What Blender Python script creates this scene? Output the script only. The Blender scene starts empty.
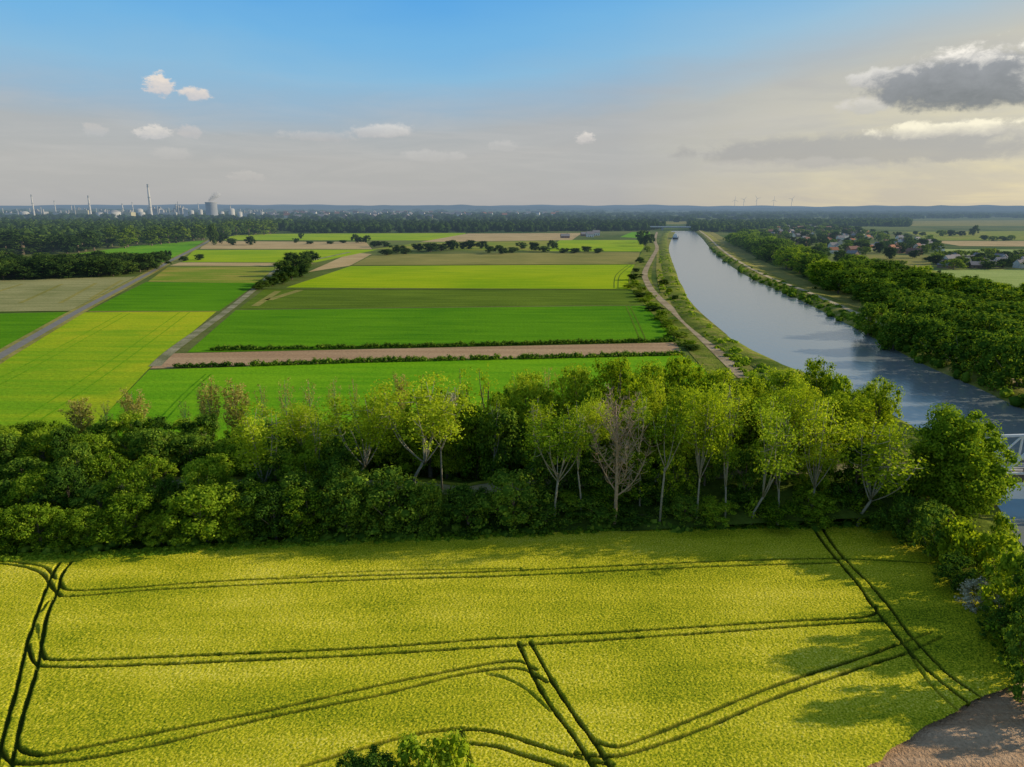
import bpy, math, random
import numpy as np
from mathutils import Matrix, Vector, Euler

R = math.radians
rng = np.random.default_rng(7)
random.seed(11)
sc = bpy.context.scene
COL = sc.collection

# ------------------------------------------------------------------ camera
F = 700.0
CAM_H = 50.0
PITCH = math.atan((383.5 - 206.3) / F)
ROLL = R(0.22)
camd = bpy.data.cameras.new('camera')
camd.sensor_width = 36.0
camd.lens = 36.0 * F / 1024.0
camd.clip_start = 0.5
camd.clip_end = 60000
cam = bpy.data.objects.new('camera', camd)
COL.objects.link(cam)
CM = Matrix.Rotation(R(90) - PITCH, 3, 'X') @ Matrix.Rotation(ROLL, 3, 'Z')
cam.rotation_euler = CM.to_euler()
cam.location = (0, 0, CAM_H)
sc.camera = cam

def ray(px, py):
    return CM @ Vector(((px - 512) / F, -(py - 383.5) / F, -1.0))
def P(px, py, z=0.0):
    """the real point at height z that the photo shows at this pixel"""
    d = ray(px, py)
    t = (z - CAM_H) / d.z if d.z < -1e-6 else 1e5
    return Vector((d.x * t, d.y * t, z))
def PY(px, py, Y):
    d = ray(px, py)
    t = Y / d.y
    return Vector((d.x * t, Y, CAM_H + d.z * t))

# ------------------------------------------------------------------ tagging
def tag(o, label=None, cat=None, group=None, kind=None):
    if label: o['label'] = label
    if cat: o['category'] = cat
    if group: o['group'] = group
    if kind: o['kind'] = kind
    return o
def empty(name, loc, rz=0, sx=1, sy=1, sz=1):
    o = bpy.data.objects.new(name, None)
    o.empty_display_size = 0.5
    o.location = loc; o.rotation_euler = (0, 0, rz); o.scale = (sx, sy, sz)
    COL.objects.link(o)
    return o
def mesh_obj(name, me, parent=None, mat=None):
    o = bpy.data.objects.new(name, me)
    COL.objects.link(o)
    if mat is not None and len(me.materials) == 0: me.materials.append(mat)
    if parent: o.parent = parent
    return o

# ------------------------------------------------------------------ mesh builder
class MB:
    def __init__(self): self.v = []; self.f = []; self.n = 0
    def add(self, vs, fs):
        vs = [tuple(x) for x in vs]
        self.f += [tuple(i + self.n for i in f) for f in fs]
        self.v += vs; self.n += len(vs)
    def box(self, c, s, rz=0, taper=1.0):
        cx, cy, cz = c; sx, sy, sz = s[0] / 2, s[1] / 2, s[2] / 2
        ca, sa = math.cos(rz), math.sin(rz)
        vs = []
        for dz in (-1, 1):
            k = taper if dz > 0 else 1
            for dx, dy in ((-1, -1), (1, -1), (1, 1), (-1, 1)):
                x, y = dx * sx * k, dy * sy * k
                vs.append((cx + x * ca - y * sa, cy + x * sa + y * ca, cz + dz * sz))
        self.add(vs, [(3, 2, 1, 0), (4, 5, 6, 7), (0, 1, 5, 4), (1, 2, 6, 5), (2, 3, 7, 6), (3, 0, 4, 7)])
    def tube(self, pts, rad, seg=6, cap=True):
        pts = [Vector(p) for p in pts]
        vs = []; fs = []
        m = len(pts)
        for i, p in enumerate(pts):
            d = (pts[min(i + 1, m - 1)] - pts[max(i - 1, 0)])
            d = d.normalized() if d.length > 1e-9 else Vector((0, 0, 1))
            up = Vector((0, 1, 0)) if abs(d.y) < .9 else Vector((1, 0, 0))
            a = d.cross(up).normalized(); b = d.cross(a)
            for k in range(seg):
                t = 2 * math.pi * k / seg
                vs.append(p + (a * math.cos(t) + b * math.sin(t)) * rad[i])
        for i in range(m - 1):
            for k in range(seg):
                k2 = (k + 1) % seg
                fs.append((i * seg + k, i * seg + k2, (i + 1) * seg + k2, (i + 1) * seg + k))
        if cap:
            fs.append(tuple(reversed(range(seg)))); fs.append(tuple((m - 1) * seg + k for k in range(seg)))
        self.add(vs, fs)
    def beam(self, a, b, w, h):
        a = Vector(a); b = Vector(b); d = (b - a).normalized()
        up = Vector((0, 0, 1)) if abs(d.z) < .95 else Vector((0, 1, 0))
        s = d.cross(up).normalized() * (w / 2); u = s.cross(d).normalized() * (h / 2)
        vs = [a - s - u, a + s - u, a + s + u, a - s + u, b - s - u, b + s - u, b + s + u, b - s + u]
        self.add(vs, [(3, 2, 1, 0), (4, 5, 6, 7), (0, 1, 5, 4), (1, 2, 6, 5), (2, 3, 7, 6), (3, 0, 4, 7)])
    def lathe(self, c, prof, seg=24):
        cx, cy, cz = c; vs = []; fs = []
        for r, z in prof:
            for k in range(seg):
                t = 2 * math.pi * k / seg
                vs.append((cx + r * math.cos(t), cy + r * math.sin(t), cz + z))
        for i in range(len(prof) - 1):
            for k in range(seg):
                k2 = (k + 1) % seg
                fs.append((i * seg + k, i * seg + k2, (i + 1) * seg + k2, (i + 1) * seg + k))
        fs.append(tuple((len(prof) - 1) * seg + k for k in range(seg)))
        self.add(vs, fs)
    def mesh(self, name, mat, smooth=False):
        me = bpy.data.meshes.new(name)
        me.from_pydata(self.v, [], self.f)
        me.materials.append(mat)
        if smooth: me.polygons.foreach_set('use_smooth', [True] * len(me.polygons))
        me.update()
        return me
    def build(self, name, mat, parent=None, smooth=False):
        return mesh_obj(name, self.mesh(name, mat, smooth), parent)

def np_mesh(name, V, Fq, mat, tint=None, smooth=False):
    """V (n,3), Fq (m,k) uniform faces"""
    me = bpy.data.meshes.new(name)
    k = Fq.shape[1]
    me.vertices.add(len(V)); me.vertices.foreach_set('co', V.astype(np.float32).ravel())
    me.loops.add(Fq.size); me.loops.foreach_set('vertex_index', Fq.astype(np.int32).ravel())
    me.polygons.add(len(Fq)); me.polygons.foreach_set('loop_start', np.arange(0, Fq.size, k, dtype=np.int32))
    try: me.polygons.foreach_set('loop_total', np.full(len(Fq), k, dtype=np.int32))
    except Exception: pass
    if smooth: me.polygons.foreach_set('use_smooth', np.ones(len(Fq), dtype=bool))
    if tint is not None:
        dom = 'POINT' if len(tint) == len(V) and len(tint) != len(Fq) else 'FACE'
        at = me.attributes.new('tint', 'FLOAT', dom)
        at.data.foreach_set('value', tint.astype(np.float32))
    me.update(calc_edges=True)
    me.materials.append(mat)
    return me

# ------------------------------------------------------------------ materials
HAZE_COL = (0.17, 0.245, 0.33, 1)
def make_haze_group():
    g = bpy.data.node_groups.new('painted_haze', 'ShaderNodeTree')
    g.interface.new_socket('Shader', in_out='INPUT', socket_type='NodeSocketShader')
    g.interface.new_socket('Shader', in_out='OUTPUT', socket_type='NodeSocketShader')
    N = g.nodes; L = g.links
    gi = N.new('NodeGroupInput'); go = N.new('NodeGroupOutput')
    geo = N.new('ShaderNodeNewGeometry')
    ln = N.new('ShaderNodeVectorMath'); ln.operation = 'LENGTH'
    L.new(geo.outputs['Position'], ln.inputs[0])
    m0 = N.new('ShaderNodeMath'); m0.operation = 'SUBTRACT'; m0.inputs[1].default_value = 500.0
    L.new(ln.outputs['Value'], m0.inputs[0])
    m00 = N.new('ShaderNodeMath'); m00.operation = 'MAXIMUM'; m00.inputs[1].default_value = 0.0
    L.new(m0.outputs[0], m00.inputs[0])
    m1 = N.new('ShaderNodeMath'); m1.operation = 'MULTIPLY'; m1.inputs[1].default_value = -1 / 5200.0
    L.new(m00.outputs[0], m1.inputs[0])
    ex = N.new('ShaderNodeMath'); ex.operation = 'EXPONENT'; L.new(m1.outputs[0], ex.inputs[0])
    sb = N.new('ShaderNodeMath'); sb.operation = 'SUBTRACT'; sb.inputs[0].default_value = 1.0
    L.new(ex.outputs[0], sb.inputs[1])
    em = N.new('ShaderNodeEmission'); em.inputs[0].default_value = HAZE_COL; em.inputs[1].default_value = .95  # haze painted onto surfaces as emission, growing with distance from the origin
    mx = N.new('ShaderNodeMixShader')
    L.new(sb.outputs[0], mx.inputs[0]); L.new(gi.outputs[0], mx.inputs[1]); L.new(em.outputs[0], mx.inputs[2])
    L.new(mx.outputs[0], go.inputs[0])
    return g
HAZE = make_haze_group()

class NT:
    def __init__(self, name):
        self.m = bpy.data.materials.new(name); self.m.use_nodes = True
        self.t = self.m.node_tree; self.t.nodes.clear()
        self.m.cycles.emission_sampling = 'NONE'
    def n(self, typ, **kw):
        nd = self.t.nodes.new(typ)
        for k, v in kw.items(): setattr(nd, k, v)
        return nd
    def l(self, a, b): self.t.links.new(a, b)
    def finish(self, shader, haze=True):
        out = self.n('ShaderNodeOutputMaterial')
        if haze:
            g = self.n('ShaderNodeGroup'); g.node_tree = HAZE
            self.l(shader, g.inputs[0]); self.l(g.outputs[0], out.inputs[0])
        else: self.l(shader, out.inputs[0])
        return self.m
    def ramp(self, fac, stops, interp='LINEAR'):
        r = self.n('ShaderNodeValToRGB'); cr = r.color_ramp; cr.interpolation = interp
        while len(cr.elements) < len(stops): cr.elements.new(0.5)
        for e, (p, c) in zip(cr.elements, stops):
            e.position = p; e.color = (*c, 1) if len(c) == 3 else c
        self.l(fac, r.inputs[0]); return r.outputs[0]
    def noise(self, vec, scale, detail=4, rough=.6, dist=0):
        n = self.n('ShaderNodeTexNoise'); n.inputs['Scale'].default_value = scale
        n.inputs['Detail'].default_value = detail; n.inputs['Roughness'].default_value = rough
        n.inputs['Distortion'].default_value = dist
        if vec is not None: self.l(vec, n.inputs['Vector'])
        return n.outputs['Fac']
    def mix(self, fac, a, b, blend='MIX'):
        m = self.n('ShaderNodeMix'); m.data_type = 'RGBA'; m.blend_type = blend
        for s, v in ((m.inputs[0], fac), (m.inputs[6], a), (m.inputs[7], b)):
            if hasattr(v, 'links'): self.l(v, s)
            elif isinstance(v, (int, float)): s.default_value = v
            else: s.default_value = (*v, 1)
        return m.outputs[2]
    def math(self, op, a, b=None, c=None):
        m = self.n('ShaderNodeMath', operation=op)
        for s, v in zip(m.inputs, (a, b, c)):
            if v is None: continue
            if hasattr(v, 'links'): self.l(v, s)
            else: s.default_value = v
        return m.outputs[0]

def pos(nt):
    return nt.n('ShaderNodeNewGeometry').outputs['Position']
def rot_scale(nt, vec, rz, scale):
    m = nt.n('ShaderNodeMapping'); m.inputs['Rotation'].default_value = (0, 0, rz)
    m.inputs['Scale'].default_value = scale
    nt.l(vec, m.inputs['Vector']); return m.outputs[0]

def field_mat(name, c1, c2, rot=0.0, stripe=0.5, big=.02, fine=1.0, c3=None, bump=.5, streak=8.0):
    nt = NT(name); p = pos(nt)
    v = rot_scale(nt, p, rot, (1 / streak, 1, 1))
    n1 = nt.noise(v, .18, 5, .65)
    n2 = nt.noise(p, big, 4, .55, .4)
    n3 = nt.noise(p, fine, 4, .7)
    f = nt.math('ADD', nt.math('MULTIPLY', n1, stripe), nt.math('MULTIPLY', n2, 1 - stripe))
    col = nt.ramp(f, [(.40, c1), (.58, c2)])
    if c3: col = nt.mix(nt.math('MULTIPLY', nt.ramp(nt.noise(p, big * 2.3, 5, .6), [(.5, (0, 0, 0)), (.68, (1, 1, 1))]), .7), col, c3)
    shade = nt.ramp(n3, [(.25, (.62, .62, .62)), (.7, (1.25, 1.25, 1.25))])
    col = nt.mix(.8, col, shade, 'MULTIPLY')
    b = nt.n('ShaderNodeBsdfPrincipled'); nt.l(col, b.inputs['Base Color'])
    b.inputs['Roughness'].default_value = .9; b.inputs['Specular IOR Level'].default_value = .02
    bp = nt.n('ShaderNodeBump'); bp.inputs['Strength'].default_value = bump; bp.inputs['Distance'].default_value = .4
    nt.l(n3, bp.inputs['Height']); nt.l(bp.outputs[0], b.inputs['Normal'])
    return nt.finish(b.outputs[0])

def simple_mat(name, c, rough=.7, var=.25, scale=.6, metallic=0, spec=.3):
    nt = NT(name)
    tc = nt.n('ShaderNodeTexCoord').outputs['Object']
    n = nt.noise(tc, scale, 5, .65)
    lo = tuple(x * (1 - var) for x in c); hi = tuple(min(1, x * (1 + var)) for x in c)
    col = nt.ramp(n, [(.3, lo), (.7, hi)])
    b = nt.n('ShaderNodeBsdfPrincipled'); nt.l(col, b.inputs['Base Color'])
    b.inputs['Roughness'].default_value = rough; b.inputs['Metallic'].default_value = metallic
    b.inputs['Specular IOR Level'].default_value = spec
    return nt.finish(b.outputs[0])

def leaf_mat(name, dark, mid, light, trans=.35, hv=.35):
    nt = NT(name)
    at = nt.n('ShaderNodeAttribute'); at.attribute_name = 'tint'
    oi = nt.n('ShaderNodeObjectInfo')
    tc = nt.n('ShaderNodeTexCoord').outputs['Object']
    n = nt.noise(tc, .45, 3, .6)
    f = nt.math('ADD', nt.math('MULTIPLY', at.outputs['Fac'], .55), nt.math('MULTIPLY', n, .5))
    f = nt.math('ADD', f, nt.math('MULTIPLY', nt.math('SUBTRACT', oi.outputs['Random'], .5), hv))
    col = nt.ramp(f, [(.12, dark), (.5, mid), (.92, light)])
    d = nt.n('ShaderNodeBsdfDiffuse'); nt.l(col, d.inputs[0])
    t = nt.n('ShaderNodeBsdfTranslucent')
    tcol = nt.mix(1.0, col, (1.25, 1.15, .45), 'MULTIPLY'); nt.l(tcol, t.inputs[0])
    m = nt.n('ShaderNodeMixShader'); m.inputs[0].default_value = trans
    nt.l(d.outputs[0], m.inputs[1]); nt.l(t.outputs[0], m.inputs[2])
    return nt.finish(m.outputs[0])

M = {}
M['leaf_dark'] = leaf_mat('leaf_dark', (.030, .070, .012), (.10, .20, .022), (.32, .44, .045), .4)
M['leaf_mid'] = leaf_mat('leaf_mid', (.055, .12, .010), (.21, .34, .020), (.48, .60, .05), .45)
M['leaf_bright'] = leaf_mat('leaf_bright', (.11, .19, .010), (.34, .46, .022), (.55, .64, .06), .48)
M['leaf_pale'] = leaf_mat('leaf_pale', (.20, .20, .05), (.42, .38, .10), (.62, .54, .20), .4)
M['leaf_blossom'] = leaf_mat('leaf_blossom', (.25, .26, .14), (.50, .48, .34), (.70, .68, .55), .3)
M['leaf_far'] = leaf_mat('leaf_far', (.018, .040, .012), (.050, .095, .018), (.14, .21, .03), .35)
M['leaf_farb'] = leaf_mat('leaf_far_bright', (.06, .11, .012), (.16, .24, .018), (.34, .43, .04), .4)
M['core'] = simple_mat('crown_shade', (.022, .045, .008), .95, .5, .6, 0, 0)
M['bark'] = simple_mat('bark', (.16, .125, .085), .9, .4, 3)
M['bark_pale'] = simple_mat('bark_pale', (.27, .25, .18), .9, .3, 3)
M['bark_dead'] = simple_mat('bark_dead', (.38, .28, .18), .9, .3, 3)
M['white_steel'] = simple_mat('white_steel', (.78, .78, .76), .45, .08, 1)
M['concrete'] = simple_mat('concrete', (.36, .35, .32), .85, .25, .4)
M['brick'] = simple_mat('brick', (.20, .10, .06), .9, .35, 2)
M['asphalt'] = simple_mat('asphalt', (.19, .18, .155), .9, .2, .5)
M['rail'] = simple_mat('dark_rail', (.07, .07, .08), .6, .2, 1)

# ------------------------------------------------------------------ light and sky
SUN_AZ = R(81)      # to the right of straight ahead
SUN_EL = R(20.5)
sd = Vector((math.sin(SUN_AZ) * math.cos(SUN_EL), math.cos(SUN_AZ) * math.cos(SUN_EL), math.sin(SUN_EL)))
sl = bpy.data.lights.new('sun', 'SUN'); sl.energy = 5.0; sl.angle = R(.55); sl.color = (1.0, .86, .62)
so = bpy.data.objects.new('sun', sl); COL.objects.link(so)
so.rotation_euler = (-sd).to_track_quat('-Z', 'Y').to_euler()
so.location = (200, 60, 150)

def build_world():
    w = bpy.data.worlds.new('World'); sc.world = w; w.use_nodes = True
    t = w.node_tree; t.nodes.clear()
    nt = NT.__new__(NT); nt.t = t; nt.m = None
    sky = nt.n('ShaderNodeTexSky'); sky.sky_type = 'NISHITA'; sky.sun_disc = False
    sky.sun_elevation = SUN_EL; sky.sun_rotation = SUN_AZ
    sky.altitude = 50; sky.air_density = 1.0; sky.dust_density = 1.0
    bg1 = nt.n('ShaderNodeBackground'); nt.l(sky.outputs[0], bg1.inputs[0]); bg1.inputs[1].default_value = .05
    d = nt.n('ShaderNodeTexCoord').outputs['Generated']
    sp = nt.n('ShaderNodeSeparateXYZ'); nt.l(d, sp.inputs[0])
    el = nt.math('MULTIPLY', nt.math('ARCSINE', sp.outputs[2]), 57.2958)
    az = nt.math('MULTIPLY', nt.math('ARCTAN2', sp.outputs[0], sp.outputs[1]), 57.2958)
    # haze layer height is greater on the right, towards the sun
    big = nt.noise(rot_scale(nt, d, 0, (1, 1, 4)), 2.2, 4, .55, .3)
    shift = nt.math('MULTIPLY', nt.math('MAXIMUM', nt.math('SUBTRACT', nt.math('MINIMUM', az, nt.math('MAXIMUM', nt.math('SUBTRACT', 84.0, az), -4.0)), -4.0), 0.0), -.13)
    e2 = nt.math('ADD', nt.math('ADD', el, shift), nt.math('MULTIPLY', nt.math('SUBTRACT', big, .5), 5.0))
    e2 = nt.math('MULTIPLY', e2, 1 / 40.0)
    col = nt.ramp(nt.math('ADD', e2, .1), SKY_STOPS)
    # warm glow low on the right
    wa = nt.math('MULTIPLY', nt.math('SUBTRACT', az, 8.0), 1 / 27.0)
    wa = nt.math('MINIMUM', nt.math('MAXIMUM', wa, 0.0), 1.0)
    we = nt.math('SUBTRACT', 1.0, nt.math('MULTIPLY', el, 1 / 16.0))
    we = nt.math('MINIMUM', nt.math('MAXIMUM', we, 0.0), 1.0)
    warm = nt.math('MULTIPLY', nt.math('MULTIPLY', wa, we), .9)
    col = nt.mix(warm, col, (.82, .70, .38))
    # veil of thin streaks
    vs = nt.noise(rot_scale(nt, d, R(0), (3, 3, 22)), 2.0, 6, .62, .6)
    vz = nt.math('MAXIMUM', nt.math('SUBTRACT', 1.0, nt.math('MULTIPLY', nt.math('ABSOLUTE', nt.math('SUBTRACT', el, 4.0)), 1 / 6.0)), 0.0)
    vf = nt.math('MULTIPLY', nt.math('MULTIPLY', nt.ramp(vs, [(.42, (0, 0, 0)), (.66, (1, 1, 1))]), vz), .35)
    col = nt.mix(vf, col, (.50, .48, .47))
    gs = nt.noise(rot_scale(nt, d, R(8), (2.2, 2.2, 15)), 1.7, 6, .6, .5)
    gf = nt.math('MULTIPLY', nt.math('MULTIPLY', nt.ramp(gs, [(.40, (0, 0, 0)), (.62, (1, 1, 1))]), nt.math('MINIMUM', nt.math('MAXIMUM', nt.math('MULTIPLY', nt.math('ADD', az, 6.0), 1 / 30.0), 0.0), 1.0)), .6)
    gf = nt.math('MULTIPLY', gf, nt.math('MINIMUM', nt.math('MAXIMUM', nt.math('MULTIPLY', nt.math('SUBTRACT', 12.0, el), 1 / 4.0), 0.0), 1.0))
    col = nt.mix(gf, col, (.36, .35, .355))
    # clouds: noise-broken ellipses in azimuth and elevation
    nz = nt.noise(rot_scale(nt, d, 0, (1, 1, 1.6)), 30, 6, .66, .2)
    nzb = nt.noise(rot_scale(nt, d, 0, (1, 1, 1.8)), 85, 5, .68, .1)
    def sky_ang(px, py):
        v = ray(px, py).normalized()
        return math.degrees(math.atan2(v.x, v.y)), math.degrees(math.asin(v.z))
    for (px, py, wx, wy, op, k, lit, shd) in CLOUDS:
        a0, e0 = sky_ang(px, py)
        rx = wx / F * 57.3 * math.cos(math.radians(a0)) ; ry = wy / F * 57.3
        dx = nt.math('MULTIPLY', nt.math('SUBTRACT', az, a0), 1 / rx)
        dy = nt.math('MULTIPLY', nt.math('SUBTRACT', el, e0), 1 / ry)
        # flatter underside
        dyl = nt.math('MAXIMUM', dy, nt.math('MULTIPLY', dy, -1.5))
        r = nt.math('SQRT', nt.math('ADD', nt.math('MULTIPLY', dx, dx), nt.math('MULTIPLY', dyl, dyl)))
        n_ = nz if wx > 25 else nzb
        m = nt.math('ADD', nt.math('SUBTRACT', 1.0, r), nt.math('MULTIPLY', nt.math('SUBTRACT', n_, .5), k))
        mask = nt.math('MULTIPLY', nt.ramp(m, [(.06, (0, 0, 0)), (.46, (1, 1, 1))], 'EASE'), op)
        s = nt.math('ADD', nt.math('MULTIPLY', dy, .5), nt.math('ADD', .1, nt.math('MULTIPLY', n_, .8)))
        cc = nt.ramp(s, [(.30, shd), (.74, tuple(c * 1.7 for c in shd)), (1.0, lit)] if wx > 110 and py < 100 else ([(.72, shd), (1.08, lit)] if wx > 150 else [(.25, shd), (.8, lit)]))
        col = nt.mix(mask, col, cc)
    bg2 = nt.n('ShaderNodeBackground'); nt.l(col, bg2.inputs[0]); bg2.inputs[1].default_value = 1.5
    ad = nt.n('ShaderNodeMixShader'); ad.inputs[0].default_value = .68; nt.l(bg1.outputs[0], ad.inputs[1]); nt.l(bg2.outputs[0], ad.inputs[2])
    out = nt.n('ShaderNodeOutputWorld'); nt.l(ad.outputs[0], out.inputs[0])
    w.cycles.sampling_method = 'MANUAL'; w.cycles.sample_map_resolution = 512

# ramp position = (el - shift)/40 + .1
def ep(e): return e / 40.0 + .1
SKY_STOPS = [(0.0, (.36, .36, .37)), (ep(0), (.37, .375, .385)), (ep(3.2), (.38, .375, .375)), (ep(5.2), (.36, .375, .39)),
             (ep(7), (.28, .39, .50)), (ep(9.5), (.21, .43, .63)), (ep(12), (.14, .40, .68)), (ep(15.5), (.07, .33, .70)), (ep(23), (.16, .33, .58)), (ep(31), (.15, .23, .35))]
CLOUDS = [  # px, py, half width, half height, opacity, raggedness, lit colour, shade colour
    (160, 87, 16, 13, .9, 1.6, (.80, .68, .57), (.50, .48, .50)),
    (195, 95, 17, 8, .85, 1.6, (.76, .65, .56), (.5, .48, .5)),
    (153, 134, 20, 9, .7, 1.5, (.72, .66, .60), (.46, .45, .47)),
    (190, 133, 15, 8, .4, 1.5, (.62, .54, .50), (.46, .44, .46)),
    (95, 131, 13, 8, .35, 1.5, (.60, .54, .5), (.46, .46, .48)),
    (380, 132, 38, 9, .6, 1.6, (.72, .67, .62), (.42, .40, .41)),
    (318, 137, 38, 8, .4, 1.7, (.62, .57, .54), (.40, .38, .39)),
    (585, 139, 12, 8, .8, 1.4, (.70, .64, .59), (.44, .42, .42)),
    (435, 157, 34, 8, .35, 1.8, (.58, .55, .53), (.42, .41, .41)),
    (505, 147, 20, 7, .3, 1.7, (.58, .55, .53), (.42, .41, .41)),
    (172, 155, 26, 8, .3, 1.8, (.58, .54, .51), (.43, .41, .41)),
    (246, 177, 20, 7, .3, 1.8, (.58, .54, .51), (.43, .41, .41)),
    (860, 152, 200, 22, .8, 1.2, (.46, .43, .39), (.32, .31, .31)),
    (960, 131, 105, 10, .8, 1.8, (.96, .88, .66), (.36, .34, .33)),
    (790, 167, 120, 9, .35, 1.5, (.50, .47, .44), (.35, .34, .35)),
    (866, 107, 26, 11, .55, 1.8, (.72, .67, .62), (.42, .41, .41)),
    (890, 80, 40, 13, .75, 1.7, (.80, .76, .70), (.46, .43, .41)),
    (985, 84, 124, 33, 1.0, 1.25, (.90, .84, .74), (.15, .15, .155)),
    (1110, 60, 90, 44, .9, 1.2, (.95, .88, .74), (.22, .22, .24)),
]
build_world()

# ------------------------------------------------------------------ flat sheets
def sheet(name, pts, z, mat, label=None, kind='structure'):
    vs = [(p[0], p[1], z) for p in pts]
    # keep counter-clockwise
    a = sum(vs[i][0] * vs[(i + 1) % len(vs)][1] - vs[(i + 1) % len(vs)][0] * vs[i][1] for i in range(len(vs)))
    if a < 0: vs.reverse()
    me = bpy.data.meshes.new(name); me.from_pydata(vs, [], [tuple(range(len(vs)))]); me.materials.append(mat); me.update()
    o = mesh_obj(name, me); tag(o, label, None, None, kind); return o
def px_sheet(name, pp, z, mat, label=None):
    return sheet(name, [P(a, b, z) for a, b in pp], z, mat, label)
def smooth_line(pts, n=6):
    pts = [Vector(p) for p in pts]; out = []
    for i in range(len(pts) - 1):
        p0 = pts[max(i - 1, 0)]; p1 = pts[i]; p2 = pts[i + 1]; p3 = pts[min(i + 2, len(pts) - 1)]
        for k in range(n):
            t = k / n
            out.append(.5 * ((2 * p1) + (p2 - p0) * t + (2 * p0 - 5 * p1 + 4 * p2 - p3) * t * t + (3 * p1 - p0 - 3 * p2 + p3) * t ** 3))
    out.append(pts[-1]); return out
def ribbon(name, pts, offs, mat, label=None, kind='structure', jitter=0.0, parent=None):
    """pts centre line, offs list of (side offset, z above the line)"""
    n = len(pts); vs = []; fs = []
    for i, p in enumerate(pts):
        d = pts[min(i + 1, n - 1)] - pts[max(i - 1, 0)]; d.z = 0; d.normalize()
        s = Vector((d.y, -d.x, 0))
        for (o, z) in offs:
            j = random.uniform(-jitter, jitter)
            vs.append(p + s * (o + j) + Vector((0, 0, z + j * .25)))
    m = len(offs)
    for i in range(n - 1):
        for k in range(m - 1):
            fs.append((i * m + k, i * m + k + 1, (i + 1) * m + k + 1, (i + 1) * m + k))
    me = bpy.data.meshes.new(name); me.from_pydata([tuple(v) for v in vs], [], fs); me.materials.append(mat)
    me.polygons.foreach_set('use_smooth', [True] * len(me.polygons)); me.update()
    o = mesh_obj(name, me, parent); tag(o, label, None, None, kind); return o

G = {}
G['ground'] = field_mat('ground_mix', (.055, .10, .018), (.16, .19, .045), 0, .3, .004, .5, (.20, .18, .07))
G['bright'] = field_mat('bright_crop', (.10, .29, .006), (.18, .38, .009), R(-8), .55, .012, .9)
G['green'] = field_mat('green_crop', (.060, .20, .004), (.12, .29, .006), R(-3), .55, .010, .9)
G['green2'] = field_mat('deep_green_crop', (.055, .19, .004), (.11, .28, .006), R(-25), .55, .010, .9)
G['dull'] = field_mat('dull_green_crop', (.085, .14, .012), (.14, .21, .018), R(0), .55, .012, .9)
G['lime'] = field_mat('lime_crop', (.22, .36, .006), (.36, .45, .010), R(0), .55, .012, .9)
G['yellow'] = field_mat('yellow_green_crop', (.17, .34, .010), (.38, .45, .014), R(35), .4, .008, .9, (.54, .48, .02), .5, 14)
G['olive'] = field_mat('olive_stubble', (.20, .20, .05), (.32, .28, .08), R(0), .6, .02, .8)
G['mixed'] = field_mat('mixed_grass', (.13, .25, .012), (.36, .30, .06), R(0), .7, .02, .8, None, .5, 10)
G['tan'] = field_mat('tan_soil', (.42, .30, .14), (.54, .40, .20), R(0), .6, .02, .8)
G['brown'] = field_mat('brown_soil', (.36, .23, .13), (.46, .31, .18), R(-3), .7, .02, 1.0, None, .5, 30)
G['grey'] = field_mat('grey_stubble', (.21, .22, .08), (.34, .32, .14), R(30), .6, .02, .8)
G['pale'] = field_mat('pale_green_meadow', (.26, .34, .08), (.36, .42, .13), R(0), .6, .01, .8)
G['track'] = field_mat('dirt_track', (.16, .17, .08), (.34, .31, .20), R(40), .4, .08, 1.2)
G['sand'] = field_mat('sandy_path', (.42, .34, .20), (.55, .45, .28), R(0), .4, .1, 1.2)
G['sand2'] = field_mat('brown_path', (.26, .20, .12), (.44, .35, .22), R(0), .4, .1, 1.2)
G['bank2'] = field_mat('dry_bank_grass', (.13, .16, .02), (.30, .28, .06), R(60), .3, .06, .9, (.44, .34, .14), .9)
G['bank'] = field_mat('bank_grass', (.06, .11, .012), (.22, .25, .035), R(60), .3, .06, .9, (.34, .27, .09), .9)
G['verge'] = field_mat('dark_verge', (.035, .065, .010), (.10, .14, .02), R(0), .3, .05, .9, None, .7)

sheet('ground', [(-30000, -300), (30000, -300), (30000, 30000), (-30000, 30000)], -0.02, G['ground'])

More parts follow.
